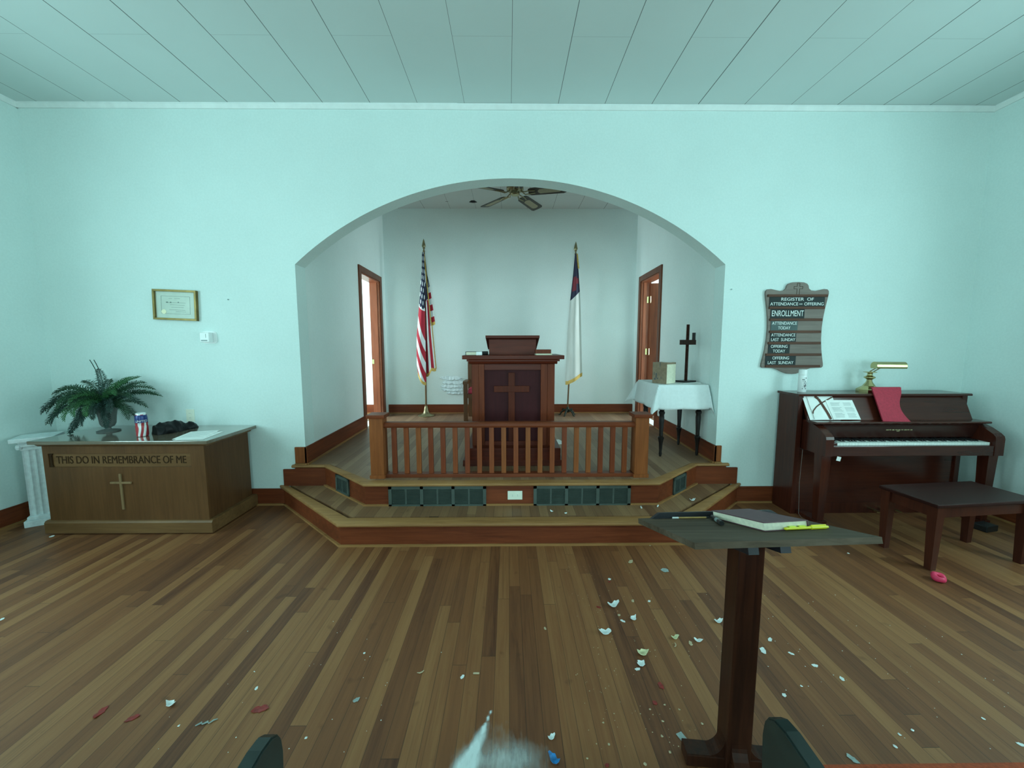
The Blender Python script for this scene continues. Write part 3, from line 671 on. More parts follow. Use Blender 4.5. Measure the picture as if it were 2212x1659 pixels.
b = NB(); obox(b, (.57, 4.35, Z2+.004), (.13, .20, .004), (0, 0, R(18))); tag(at(obj('paper', b, M['paper']), (.57, 4.35, Z2)), 'white paper lying on the platform right of the pulpit', 'paper')

# ------------------------------------------------------------------ flags
def flag_grid(bb, f, nu, nv, uvf, uvl):
    vs = [[bb.verts.new(f(i/nu, j/nv)) for i in range(nu+1)] for j in range(nv+1)]
    for j in range(nv):
        for i in range(nu):
            fc = bb.faces.new((vs[j][i], vs[j][i+1], vs[j+1][i+1], vs[j+1][i]))
            for lp_, (a, c) in zip(fc.loops, ((i, j), (i+1, j), (i+1, j+1), (i, j+1))): lp_[uvl].uv = uvf(a/nu, c/nv)
def lerp(tab, v):
    for (a, p), (c, q) in zip(tab, tab[1:]):
        if v <= c: return p+(q-p)*(v-a)/(c-a)
    return tab[-1][1]
ZT = 2.945; px = -1.308; py = 6.02
us = thing('flag', 'US flag on a brass-footed pole left of the pulpit', 'flag', (-1.33, 6.06, Z2))
b = NB(); lathe(b, [(.13, 0), (.132, .010), (.118, .018), (.085, .026), (.055, .045), (.040, .075), (.034, .11), (.030, .135), (.024, .145), (.024, .165), (.014, .17)], (-1.33, 6.06, Z2), 28); obj('base', b, M['brass_dull'], us, smooth=True)
b = NB(); tube(b, [(-1.33, 6.06, Z2+.16), (-1.306, 6.06, 2.97)], .014, 12); obj('pole', b, M['pole_wood'], us, smooth=True)
def finial(x, y, z):
    bb = NB(); lathe(bb, [(.010, 0), (.020, .012), (.012, .03), (.010, .05), (.022, .062), (.008, .075)], (x, y, z), 12)
    t = bmesh.new(); lathe(t, [(.002, .06), (.030, .085), (.026, .11), (.012, .17), (.0001, .205)], (0, 0, 0), 8); bmesh.ops.scale(t, vec=(1, .35, 1), verts=t.verts[:]); merge(bb, t, Matrix.Translation((x, y, z))); return bb
obj('finial', finial(-1.306, 6.06, 2.955), M['brass_dull'], us, smooth=True)
LE = [(0, -1.322), (.15, -1.34), (.42, -1.388), (.7, -1.440), (.92, -1.455), (1, -1.44)]     # left edge of the front fold
ME = [(0, -1.295), (.15, -1.285), (.42, -1.298), (.7, -1.308), (1, -1.315)]     # right edge of the front fold
RE = [(0, -1.295), (.29, -1.255), (.445, -1.227), (.58, -1.213), (.7, -1.2), (1, -1.16)]
CE = [(0, -1.288), (.33, -1.25), (.47, -1.22), (1, -1.150)]; CLF = [(0, -1.30), (.5, -1.262), (1, -1.215)]
LEN = 2.035
b = NB(); uvl = b.loops.layers.uv.new('UVMap')
def fA(u, v): x = lerp(LE, v)*(1-u)+lerp(ME, v)*u; return (x, 6.005+.02*v-.045*math.sin(PI*u)*(.3+.7*v)+.012*math.sin(7*v+2*u), ZT-(LEN-.16*(1-u)**2-.02)*v)
def uA(u, v):
    if v < .435: return (v/.435*(7/13), .10+.17*u)
    return (max(8/13+.001, 8/13+((v-.435)/.565-.27*u)*6.7/13), .5)
flag_grid(b, fA, 12, 70, uA, uvl)
def fB(u, v): x = (lerp(ME, v)-.03)*(1-u)+lerp(RE, v)*u; return (x, 6.055+.022*math.sin(PI*2.2*u+.5)*(.3+v), ZT-.01-(1.86-.13*u+.05*abs(math.sin(PI*1.5*u)))*v)
def uB(u, v): return (.1+.4*v, .2+.1*u) if v < .40 else (8/13+.002+max(0, u-.12)*4.4/13-.5/13*(v-.4), .6)
flag_grid(b, fB, 16, 50, uB, uvl)
def fC(u, v): x = lerp(CLF, v)*(1-u)+lerp(CE, v)*u; return (x, 6.045+.015*math.sin(5*u), ZT-.02-1.06*v+.02*u*v)
def uC(u, v): return (.1+.3*v, .1+.08*u) if v < .47 else ((1.0+(v-.47)/.53*6.0+.002)/13, .7)
flag_grid(b, fC, 8, 60, uC, uvl)
obj('banner', b, M['us_flag'], us, smooth=True)
b = NB()
for row in ([fA(u/12, 1) for u in range(13)], [fB(u/14, 1) for u in range(15)], [fC(u/8, 1) for u in range(9)]):
    top_ = [b.verts.new((p[0], p[1]-.004, p[2]+.012)) for p in row]; bo = [b.verts.new((p[0], p[1]-.006, p[2]-.038)) for p in row]
    for i in range(len(row)-1): b.faces.new((top_[i], top_[i+1], bo[i+1], bo[i]))
pts = [fC(0, j/24) for j in range(25)]+[fB(1, .57+.43*j/12) for j in range(1, 13)]
A = [b.verts.new((p[0]-.004, p[1]-.014, p[2])) for p in pts]; B = [b.verts.new((p[0]+.011, p[1]-.014, p[2]-.004)) for p in pts]
for i in range(len(pts)-1): b.faces.new((A[i], B[i], B[i+1], A[i+1]))
obj('fringe', b, M['gold_fringe'], us)

cf = thing('flag', 'white church flag with navy canton right of the pulpit', 'flag', (.955, 6.08, Z2))
b = NB(); lathe(b, [(.03, .05), (.034, .07), (.026, .10), (.018, .13), (.012, .14)], (.955, 6.08, Z2), 14)
for i in range(5):
    a = 2*PI*i/5+.4; c, s = math.cos(a), math.sin(a)
    tube(b, [(.955+c*.01, 6.08+s*.01, Z2+.085), (.955+c*.06, 6.08+s*.06, Z2+.088), (.955+c*.105, 6.08+s*.105, Z2+.045), (.955+c*.125, 6.08+s*.125, Z2+.006), (.955+c*.145, 6.08+s*.145, Z2+.008)], [.018, .017, .014, .013, .009], 8)
    tube(b, [(.955+c*.05, 6.08+s*.05, Z2+.088), (.955+c*.075, 6.08+s*.075, Z2+.105), (.955+c*.095, 6.08+s*.095, Z2+.09)], [.010, .012, .006], 7)
obj('base', b, M['iron'], cf, smooth=True)
b = NB(); tube(b, [(.952, 6.08, Z2+.12), (1.046, 6.08, 2.93)], .012, 12); obj('pole', b, M['pole_wood'], cf, smooth=True)
obj('finial', finial(1.047, 6.08, 2.92), M['brass_dull'], cf, smooth=True)
b = NB(); uvl = b.loops.layers.uv.new('UVMap')
L2 = [(0, 1.028), (.15, 1.005), (.36, .962), (.6, .925), (1, .905)]; R2 = [(0, 1.058), (.12, 1.085), (.36, 1.122), (.6, 1.142), (1, 1.172)]
def fD(u, v): x = lerp(L2, v)*(1-u)+lerp(R2, v)*u; return (x, 6.035-.06*math.sin(PI*min(1, u*1.15))*(.3+.7*v)+.012*math.sin(9*u), 2.925-2.0*v+(.0 if u < .12 else .155*(u-.12))*v)
flag_grid(b, fD, 16, 60, lambda u, v: (u, v), uvl)
obj('banner', b, M['chr_flag'], cf, smooth=True)
b = NB(); row = [fD(u/16, 1) for u in range(17)]
A = [b.verts.new((p[0], p[1]-.004, p[2]+.028)) for p in row]; B = [b.verts.new((p[0], p[1]-.006, p[2]-.03)) for p in row]
for i in range(16): b.faces.new((A[i], A[i+1], B[i+1], B[i]))
obj('fringe', b, M['gold_fringe'], cf); b = NB()
pts = [fD(1, j/20*.12) for j in range(21)]; A = [b.verts.new((p[0]-.010, p[1]-.02, p[2])) for p in pts]; B = [b.verts.new((p[0]+.012, p[1]-.02, p[2])) for p in pts]
for i in range(20): b.faces.new((A[i], B[i], B[i+1], A[i+1]))
obj('fringe', b, M['gold_fringe'], cf)

# ------------------------------------------------------------------ ceiling fan
FY = 4.70
fan = thing('ceiling_fan', 'brass ceiling fan with dark cane-insert blades in the alcove', 'ceiling fan', (.08, FY, HA))
b = NB(); lathe(b, [(.0001, HA), (.07, HA), (.06, HA-.05), (.016, HA-.07), (.016, 3.42)], (.08, FY, 0), 20); obj('downrod', b, M['brass_dull'], fan, smooth=True)
b = NB(); lathe(b, [(.02, 3.43), (.075, 3.42), (.10, 3.39), (.10, 3.350), (.085, 3.335), (.052, 3.33), (.052, 3.298), (.042, 3.287), (.0001, 3.284)], (.08, FY, 0), 24); obj('motor', b, M['brass_dull'], fan, smooth=True)
for i in range(5):
    a = R(-13+72*i)
    Mx = Matrix.Translation((.08, FY, 3.312)) @ Matrix.Rotation(a, 4, 'Z') @ Matrix.Rotation(R(-13), 4, 'X')
    bl = NB(); rr = [(.16, -.048), (.19, -.066), (.57, -.076), (.60, -.062), (.607, 0), (.60, .062), (.57, .076), (.19, .066), (.16, .048)]
    prism(bl, rr, 'z', -.003, .003); bmesh.ops.transform(bl, matrix=Mx, verts=bl.verts[:]); bo = obj('blade', bl, M['fanwood'], fan)
    ins = NB(); q = [((.27+.14*(1+math.cos(t))), .040*max(-1, min(1, 1.8*math.sin(t)))) for t in [2*PI*k_/20 for k_ in range(20)]]
    prism(ins, q, 'z', -.0045, .0045); bmesh.ops.transform(ins, matrix=Mx, verts=ins.verts[:]); obj('cane_insert', ins, M['cane'], bo)
    ir = NB(); tube(ir, [(.07, .0, .02), (.12, .025, -.012), (.17, .03, -.006), (.24, .02, -.006)], .006, 6); tube(ir, [(.07, 0, .02), (.12, -.025, -.012), (.17, -.03, -.006), (.24, -.02, -.006)], .006, 6)
    bmesh.ops.transform(ir, matrix=Mx, verts=ir.verts[:]); obj('blade_iron', ir, M['brass_dull'], bo)

# ------------------------------------------------------------------ small table with cloth, cross and box
TX0, TX1, TY0, TY1, TZ = 1.475, 1.955, 3.70, 4.27, 1.128
tb = thing('side_table', 'small black table with spool-turned legs right of the rail', 'table', (1.715, 3.985, Z2))
b = NB(); box(b, TX0, TX1, TY0, TY1, TZ-.022, TZ, .004); obj('tabletop', b, M['blackwood'], tb)
b = NB(); box(b, TX0+.05, TX1-.05, TY0+.05, TY1-.05, TZ-.10, TZ-.022); obj('apron', b, M['blackwood'], tb)
prof = [(.010, 0), (.016, .03), (.013, .05), (.019, .14), (.026, .175), (.030, .185), (.030, .20), (.018, .21), (.020, .22), (.019, .24)]
z = .24
prof += [(.019, .25), (.026, .40), (.023, .43), (.030, .445), (.030, .46), (.020, .47)]
z = .47
while z < .69: prof += [(.020, z), (.027, z+.011), (.020, z+.022)]; z += .022
prof += [(.028, .70), (.028, TZ-Z2-.02)]
for x, y in ((1.545, 3.775), (1.930, 3.800), (1.930, 4.225), (1.545, 4.225)):
    b = NB(); lathe(b, prof, (x, y, Z2), 14); obj('leg', b, M['blackwood'], tb, smooth=True)
def cloth():
    bb = NB(); o = .245; nx, ny = 44, 48
    W, D = TX1-TX0+.012, TY1-TY0+.012; cx, cy = (TX0+TX1)/2, (TY0+TY1)/2
    g = []
    for j in range(ny+1):
        row = []
        for i in range(nx+1):
            a = -W/2-o+(W+2*o)*i/nx; c = -D/2-o+(D+2*o)*j/ny
            ex = max(0, abs(a)-W/2); ey = max(0, abs(c)-D/2); sx = 1 if a > 0 else -1; sy = 1 if c > 0 else -1
            if sx > 0: ex_l = .55
            else: ex_l = 1.0
            bx, by = max(-W/2, min(W/2, a)), max(-D/2, min(D/2, c)); z_ = TZ+.003
            if ex > 0 or ey > 0:
                r = math.hypot(ex, ey); drop = r*.97 if not (ex and ey) else r*.93
                fl = .10
                if ex and ey: ph = math.atan2(ey, ex); fl = .10+.34*math.sin(2*ph)
                dx, dy = (ex/r*sx, ey/r*sy)
                wob = .018*math.sin(13*(bx if ey > ex else by)+2.1*sx+sy)*(r/o)
                if sx > 0: dx *= .12; wob *= .3
                bx += dx*(fl*r+.006)+(wob*dx if ex else 0)*1.; by += dy*(fl*r+.006)+(wob if ey > ex else 0)*sy*.9
                z_ = TZ+.003-drop*math.sqrt(max(.2, 1-fl*fl))+.002*math.sin(20*(a+c))
            row.append(bb.verts.new((cx+bx, cy+by, z_)))
        g.append(row)
    for j in range(ny):
        for i in range(nx): bb.faces.new((g[j][i], g[j][i+1], g[j+1][i+1], g[j+1][i]))
    bmesh.ops.recalc_face_normals(bb, faces=bb.faces[:]); return bb
o = obj('tablecloth', cloth(), M['cloth_white'], smooth=True); at(o, (1.715, 3.985, TZ)); tag(o, 'white cloth draped over the small black table', 'tablecloth')
md = o.modifiers.new('thick', 'SOLIDIFY'); md.thickness = .0016; md.offset = 1
ct = TZ+.0055
b = NB(); obox(b, (1.86, 3.90, ct+.003), (.19, .13, .005), (0, 0, R(8))); tag(at(obj('booklet', b, M['paper']), (1.86, 3.90, ct)), 'white booklet under the standing cross', 'booklet')
cr = thing('standing_cross', 'dark beaded wooden cross standing on the draped table', 'cross', (1.845, 3.93, ct+.006), R(28))
b = NB(); box(b, -.085, .085, -.06, .06, 0, .016, .003); obj('base', b, M['blackwood'], cr, local=True)
b = NB(); pr_ = []
z = .016
while z < .585: pr_ += [(.0135, z), (.0175, z+.006), (.0135, z+.012)]; z += .012
lathe(b, pr_, (0, 0, 0), 12); obj('upright', b, M['stand_wood'], cr, local=True)
b = NB(); box(b, -.10, .115, -.017, .017, .385, .435, .003); obj('crossbar', b, M['stand_wood'], cr, local=True)
b = NB(); box(b, .085, .11, -.012, .012, .435, .51, .002); obj('peg', b, M['blackwood'], cr, local=True)
bx = thing('cardboard_box', 'upright brown cardboard box with cream right side on the draped table', 'box', (1.590, 3.87, ct), R(-55))
b = NB(); box(b, -.08, .08, -.08, .08, 0, .214, .002); obj('body', b, M['cardboard'], bx, local=True)
b = NB(); box(b, .0802, .0812, -.076, .076, .003, .196); obj('side_label', b, M['cream'], bx, local=True, label='cream side face')
b = NB(); box(b, -.02, .075, -.02, .02, .2142, .2152); obj('tape', b, M['paper'], bx, local=True, label='white tape strip on top')
b = NB()
for (x, z_, w_, h_) in ((-.035, .08, .012, .05), (-.05, .045, .02, .02), (-.02, .05, .015, .012), (-.055, .10, .006, .03), (.02, .06, .006, .02)): box(b, x-w_/2, x+w_/2, -.0808, -.0802, z_-h_/2, z_+h_/2)
prism(b, [(.0, .212), (.010, .212), (.005, .155)], 'y', -.0808, -.0802)
obj('print', b, M['cancloth'], bx, local=True)

# ------------------------------------------------------------------ communion table
cm = thing('communion_table', 'oak communion table carved THIS DO IN REMEMBRANCE OF ME', 'table', (-3.075, 3.25, 0))
b = NB(); box(b, -3.712, -2.438, 3.004, 3.505, .10, .735)
f_ = b; o = obj('body', b, M['oak_side'], cm)
fp = NB()
box(fp, -3.714, -2.436, 2.988, 3.004, .10, .556); box(fp, -3.714, -2.436, 2.988, 3.004, .668, .735)
box(fp, -3.714, -3.672, 2.988, 3.004, .556, .668); box(fp, -2.546, -2.436, 2.988, 3.004, .556, .668)
obj('front_panel', fp, M['oak_z'], cm)
b = NB(); box(b, -3.672, -2.546, 2.9985, 3.0035, .556, .668); ip = obj('inscription_panel', b, M['oak_x'], cm)
t = NB(); add_text(t, 'THIS DO IN REMEMBRANCE OF ME', .088, (-3.105, 2.998, .610), .80, .002)
w_ = max(v.co.x for v in t.verts)-min(v.co.x for v in t.verts); k_ = 1.03/w_
for v in t.verts: v.co.x = -3.105+(v.co.x+3.105)*k_
obj('lettering', t, M['carve'], ip)
b = NB(); prism(b, [(-3.672, .560), (-3.640, .560), (-3.648, .575), (-3.648, .650), (-3.640, .665), (-3.672, .665), (-3.664, .650), (-3.664, .575)], 'y', 2.990, 2.999); obj('bracket_mark', b, M['carve'], ip)
b = NB(); box(b, -3.123, -3.105, 2.978, 2.989, .205, .502, .002); box(b, -3.197, -3.031, 2.977, 2.989, .420, .436, .002); obj('cross', b, M['oak_pale'], cm)
b = NB(); prism(b, [(2.966, .012), (2.966, .098), (2.975, .112), (2.99, .116), (3.52, .116), (3.528, .098), (3.528, .012)], 'x', -3.745, -2.402); obj('plinth', b, M['oak_x'], cm)
b = NB(); box(b, -3.72, -2.43, 2.99, 3.51, 0, .014); obj('plinth_shadow_strip', b, M['blackwood'], cm)  # black strip painted in as the shade under the raised plinth
b = NB(); prism(b, [(2.985, .728), (2.968, .742), (2.965, .752), (3.52, .752), (3.51, .728)], 'x', -3.74, -2.41); obj('moulding', b, M['oak_x'], cm)
b = NB(); box(b, -3.775, -2.372, 2.945, 3.535, .750, .778, .005); obj('tabletop', b, M['oak_top'], cm)
TT = .7785
# papers
for (x, y, r_, lb) in ((-2.615, 3.155, 15, 'white sheet of paper on top at the right end of the oak table'), (-2.565, 3.115, 8, 'lower white sheet sticking out at the oak table front edge')):
    zz = TT+(.0012 if r_ == 15 else 0); t = thing('paper_sheet', lb, 'paper', (x, y, zz), R(r_)); b = NB(); box(b, -.108, .108, -.14, .14, .0002, .0012); obj('sheet', b, M['paper'], t, local=True)
    b = NB()
    for i in range(9): box(b, -.085, .085-(.04 if i % 4 == 3 else 0), .105-i*.024, .105-i*.024+.004, .0012, .0014)
    obj('print', b, M['paper_ink'], t, local=True)
# can
cn = thing('drink_can', 'tall red white and blue drink can on the oak table', 'can', (-3.03, 3.115, TT))
b = NB(); lathe(b, [(.032, 0), (.038, .005), (.040, .03), (.040, .085), (.0375, .098), (.040, .108), (.040, .155), (.036, .178), (.031, .188), (.031, .194), (.027, .192), (.0001, .190)], (0, 0, 0), 28); obj('body', b, M['can'], cn, local=True, smooth=True)
t = NB(); add_text(t, 'UNITED', .026, (0, 0, .128), .85, .0006)
for v in t.verts: a = v.co.x/.0402; v.co = Vector((.0404*math.sin(a), -.0404*math.cos(a)+v.co.y, v.co.z))
obj('lettering', t, M['letters'], cn, local=True)
cn.rotation_euler = (0, 0, R(44))
# crumpled black bag
b = NB(); nx, ny = 46, 16; g = []
rnd = random.Random(3)
from mathutils import noise as mn
for i in range(nx+1):
    row = []
    u = i/nx; x = -2.97+.55*u
    hgt = lerp([(0, .075), (.12, .090), (.38, .098), (.55, .085), (.68, .058), (.74, .050), (.86, .058), (.95, .04), (1, .006)], u)
    wd = lerp([(0, .06), (.2, .085), (.5, .085), (.70, .04), (.85, .055), (1, .012)], u)
    for j in range(ny+1):
        a = PI*j/ny; q = Vector((x*9, math.cos(a)*2.2, math.sin(a)*2.2)); k_ = 1+.32*mn.noise(Vector((u*7, math.cos(a)*1.1, math.sin(a)*1.1)))+.07*mn.noise(Vector((u*26, math.cos(a)*3, math.sin(a)*3)))
        ox = -2.985+.125*u-math.cos(a)*wd*k_*-.80; oy = 3.17+.30*u-math.cos(a)*wd*k_*.42
        row.append(b.verts.new((ox, min(oy, YF-.02), TT+.0005+max(0, math.sin(a))*hgt*k_)))
    g.append(row)
for i in range(nx):
    for j in range(ny): b.faces.new((g[i][j], g[i+1][j], g[i+1][j+1], g[i][j+1]))
    b.faces.new((g[i][0], g[i][ny], g[i+1][ny], g[i+1][0]))
b.faces.new(g[0]); b.faces.new(g[-1][::-1]); bmesh.ops.recalc_face_normals(b, faces=b.faces[:])
tag(at(obj('plastic_bag', b, M['bag'], smooth=True), (-2.93, 3.30, TT)), 'crumpled black bag lying on the oak table behind the can', 'bag')
# fern in urn
fe = thing('potted_fern', 'bushy artificial fern in a grey footed urn on the oak table', 'plant', (-3.50, 3.30, TT))
b = NB(); lathe(b, [(.076, 0), (.078, .008), (.056, .014), (.018, .022), (.018, .034), (.040, .046), (.052, .07), (.058, .13), (.068, .19), (.080, .228), (.086, .238), (.080, .240), (.072, .228), (.0001, .218)], (-3.50, 3.30, TT), 26); obj('urn', b, M['urn'], fe, smooth=True)
fr_rng = random.Random(21)
def frond(p0, ang, elev, ln, curl, mat):
    """arching stem with paired leaflets"""
    bb = NB(); c, s = math.cos(ang), math.sin(ang); n_ = 26; pts = []; e = elev; p = Vector(p0); st_ = ln/n_
    for i in range(n_+1):
        pts.append(p.copy()); e -= curl/n_*(.5+1.0*i/n_)
        p = p+Vector((c*math.cos(e), s*math.cos(e), math.sin(e)))*st_
    for q in pts: q.z = max(q.z, TT+.012); q.y = min(q.y, YF-.03); q.x = max(q.x, XL+.03)
    tube(bb, pts, [.0035*(1-.7*i/n_) for i in range(n_+1)], 4)
    sd = Vector((-s, c, 0))
    for i in range(3, n_+1):
        d = (pts[i]-pts[i-1]).normalized(); t_ = i/n_; L_ = (.058*math.sin(PI*min(1, .16+.84*t_))**.6+.006)*(ln/.5)**.4; w = .0042
        upv = sd.cross(d)
        for q_, deg in enumerate((12, 168, -38, 218, 62, 118)):
            base = pts[i]-d*st_*(q_ % 3)/3; ra = R(deg+fr_rng.uniform(-14, 14)); rad = sd*math.cos(ra)+upv*math.sin(ra)
            LL = L_*(.92 if q_ < 4 else .55)*fr_rng.uniform(.85, 1.1)
            tip = base+rad*LL*.86+d*LL*.52-Vector((0, 0, LL*.18)); mid = base+(tip-base)*.5+Vector((0, 0, .003))
            v = [bb.verts.new(q) for q in (base, mid+d*w, tip, mid-d*w)]; bb.faces.new(v)
            for q in v: q.co.y = min(q.co.y, YF-.004); q.co.z = max(q.co.z, TT+.002)
    return obj('frond', bb, mat, fe)
rf = random.Random(11)
C0 = (-3.50, 3.30, TT+.225)
spec = [(180, 48, .60, 92, 'fern'), (172, 30, .62, 78, 'fern'), (190, 22, .60, 80, 'fern_dk'), (200, 8, .56, 78, 'fern'), (160, 55, .50, 70, 'fern'), (150, 40, .44, 70, 'fern_dk'),
        (212, 38, .58, 115, 'fern_dk'), (225, 20, .50, 110, 'fern_dk'), (240, 30, .42, 130, 'fern_lt'), (258, 45, .40, 150, 'fern_lt'), (270, 10, .36, 120, 'fern_dk'), (285, 40, .40, 140, 'fern_lt'),
        (300, 30, .42, 130, 'fern_dk'), (318, 34, .46, 105, 'fern_dk'), (335, 26, .52, 92, 'fern'), (345, 40, .56, 80, 'fern'), (2, 48, .62, 82, 'fern'), (10, 34, .60, 72, 'fern'), (355, 20, .54, 66, 'fern'),
        (20, 60, .50, 75, 'fern'), (50, 62, .36, 70, 'fern_lt'), (70, 72, .42, 60, 'fern_lt'), (40, 70, .48, 70, 'fern_lt'), (100, 66, .40, 80, 'fern'), (130, 62, .46, 75, 'fern'), (145, 72, .50, 60, 'fern_dk'),
        (250, 70, .38, 150, 'fern_lt'), (205, 62, .50, 110, 'fern'), (330, 62, .46, 105, 'fern_lt'), (230, 58, .46, 140, 'fern'), (312, 10, .38, 90, 'fern_dk'), (186, -8, .42, 85, 'fern_dk'), (165, 5, .5, 85, 'fern'), (352, 4, .44, 70, 'fern'), (205, -28, .46, 60, 'fern_dk'), (235, -20, .40, 70, 'fern_dk'), (190, 35, .6, 110, 'fern'), (200, 26, .55, 118, 'fern_dk'), (340, 15, .45, 100, 'fern'), (220, 45, .5, 150, 'fern'), (315, -20, .36, 70, 'fern_dk'), (290, 20, .32, 120, 'fern'), (265, 30, .36, 130, 'fern_dk'), (210, 58, .55, 140, 'fern'), (176, 40, .58, 100, 'fern_dk'), (350, 36, .56, 90, 'fern_dk'), (30, 40, .5, 80, 'fern_dk'), (155, 30, .5, 90, 'fern_dk'), (246, 58, .42, 170, 'fern')]
for (a, e, l_, cu_, mt) in spec: frond(C0, R(a+rf.uniform(-5, 5)), R(e+9), l_*(.84 if math.cos(R(a)) < 0 else .76), R(cu_*1.12), M[mt])
b = NB()
for (x, dx) in ((-3.53, -.045), (-3.50, -.04)):
    tube(b, [(x, 3.28, TT+.22), (x+.01, 3.28, TT+.45), (x-.005, 3.28, TT+.54), (x+dx*.6, 3.28, TT+.59), (x+dx, 3.28, TT+.625)], .003, 5)
obj('bare_stem', b, M['fern_dk'], fe)
# fluted pedestal left of the table
pd = thing('pedestal', 'white fluted plaster pedestal in the corner left of the oak table', 'pedestal', (-4.03, 3.225, 0), R(34))
b = NB(); box(b, -.105, .105, -.105, .105, 0, .055, .006); box(b, -.09, .09, -.09, .09, .055, .085, .008); obj('base', b, M['plaster'], pd, local=True)
b = NB(); pts = []
for sd in range(4):
    for i in range(16):
        u = -.074+.148*i/16; dpt = .074-(.011*abs(math.sin(PI*4*(i/16))))
        a = sd*PI/2; x, y = u, -dpt; pts.append((x*math.cos(a)-y*math.sin(a), x*math.sin(a)+y*math.cos(a)))
prism(b, pts, 'z', .08, .70); obj('shaft', b, M['plaster'], pd, local=True)
b = NB(); 
for z0, z1, s in ((.655, .685, .080), (.685, .71, .095), (.71, .727, .088)): box(b, -s, s, -s, s, z0, z1, .005)
for sx in (-1, 1):
    for sy in (-1, 1): lathe(b, [(.0001, -.02), (.018, -.018), (.022, 0), (.018, .018), (.0001, .02)], (sx*.082, sy*.082, .685), 10)
obj('capital', b, M['plaster'], pd, local=True)
b = NB(); box(b, -.125, .125, -.12, .12, .727, .762, .006); obj('slab', b, M['plaster'], pd, local=True)

# ------------------------------------------------------------------ things on the front wall
pf = thing('picture_frame', 'small gold-framed certificate hanging on the left front wall', 'picture', (-3.026, YF, 1.889))
w, h_ = .392, .272
b = NB()
for (x0, x1, z0, z1) in ((-w/2, w/2, h_/2-.018, h_/2), (-w/2, w/2, -h_/2, -h_/2+.018), (-w/2, -w/2+.018, -h_/2+.018, h_/2-.018), (w/2-.018, w/2, -h_/2+.018, h_/2-.018)): box(b, x0, x1, -.030, -.002, z0, z1, .0015)
obj('frame', b, M['goldframe'], pf, local=True)
b = NB(); box(b, -w/2+.012, w/2-.012, -.014, -.006, -h_/2+.012, h_/2-.012); c_ = obj('certificate', b, M['cert'], pf, local=True)
b = NB(); iw, ih = .128, .078
for (x0, x1, z0, z1) in ((-iw, iw, ih, ih+.002), (-iw, iw, -ih-.002, -ih), (-iw-.002, -iw, -ih, ih), (iw, iw+.002, -ih, ih)): box(b, x0, x1, -.0148, -.0138, z0, z1)
for (x0, x1, z0) in ((-.06, -.03, .055), (-.01, .04, .057), (-.075, .09, .02), (-.05, .08, .0), (-.04, .07, -.02), (-.06, .085, -.045), (.0, .09, -.06)): box(b, x0, x1, -.0148, -.0138, z0, z0+.0022)
for (x0, x1, z0) in ((-.085, -.068, .018), (-.05, -.038, .018), (.02, .03, .02)): box(b, x0, x1, -.0149, -.0138, z0, z0+.010)
obj('print', b, M['cert_ink'], c_, local=True)
b = NB(); lathe(b, [(.0001, -.0016), (.021, -.0012), (.021, .001)], (-.108, -.0150, -.062), 20, 'y'); obj('seal', b, M['seal'], c_, local=True)
pf.rotation_euler = (0, R(2.3), 0)
th = thing('wall_mounted_thermostat', 'white wall thermostat on a rounded plate below the framed certificate', 'thermostat', (-2.752, YF, 1.598))
b = NB(); pts = [(.070*math.copysign(abs(math.cos(a))**.45, math.cos(a)), .056*math.copysign(abs(math.sin(a))**.45, math.sin(a))) for a in [2*PI*i/32 for i in range(32)]]
prism(b, pts, 'y', -.006, 0); obj('back_plate', b, M['white_pl'], th, local=True)
b = NB(); box(b, -.048, .036, -.058, -.006, -.045, .043, .006); o = obj('housing', b, M['white_pl'], th, local=True)
b = NB(); box(b, -.036, .020, -.0592, -.0575, -.034, -.024); box(b, .006, .009, -.0592, -.0575, -.005, .030); obj('slot', b, M['grey_pl'], o, local=True)
for (x, z_, lb) in ((-2.556, 1.94, 'tiny nail stub in the wall right of the framed certificate'), (2.05, 2.03, 'tiny nail stub in the wall right of the arch')):
    b = NB(); lathe(b, [(.0001, -.008), (.006, -.007), (.004, 0)], (x, YF, z_), 8, 'y'); tag(at(obj('hanging_nail', b, M['grey_pl']), (x, YF, z_)), lb, 'nail')

# register board
rb = thing('register_board', 'grey brown scalloped attendance register board on the right front wall', 'sign', (2.65, YF, 1.67))
half = [(0, 2.093), (.055, 2.090), (.085, 2.078), (.098, 2.060), (.104, 2.036), (.125, 2.018), (.165, 2.014), (.205, 2.022), (.245, 2.031), (.275, 2.028), (.289, 2.012), (.291, 1.990),
        (.283, 1.94), (.268, 1.86), (.256, 1.77), (.250, 1.68), (.252, 1.58), (.262, 1.48), (.277, 1.40), (.288, 1.345), (.289, 1.322), (.276, 1.309), (.230, 1.309), (.175, 1.305), (.130, 1.290), (.085, 1.268), (.04, 1.253), (0, 1.250)]
out = [(2.65+x, z) for x, z in half]+[(2.65-x, z) for x, z in half[-2:0:-1]]
b = NB(); prism(b, out, 'y', YF-.022, YF-.002); obj('backboard', b, M['sign'], rb)
rz = [1.970, 1.861, 1.753, 1.642, 1.538, 1.431, 1.323]
def hw(z): return lerp([(-z_, x) for x, z_ in half if True], -z)
for z in rz:
    w = hw(z)-.012 if z > 1.33 else .255
    b = NB(); box(b, 2.65-w, 2.65+w, YF-.034, YF-.021, z-.011, z+.011, .002); obj('rail', b, M['sign_rail'], rb)
rows = [('tile_dk', 1.0, ['REGISTER  OF', 'ATTENDANCE     OFFERING'], .040), ('tile_dk', .66, ['ENROLLMENT'], .076), ('tile_md', .545, ['ATTENDANCE', 'TODAY'], .040), ('tile_dk', .53, ['ATTENDANCE', 'LAST  SUNDAY'], .040), ('tile_dk', .42, ['OFFERING', 'TODAY'], .040), ('tile_dk', .55, ['OFFERING', 'LAST  SUNDAY'], .040)]
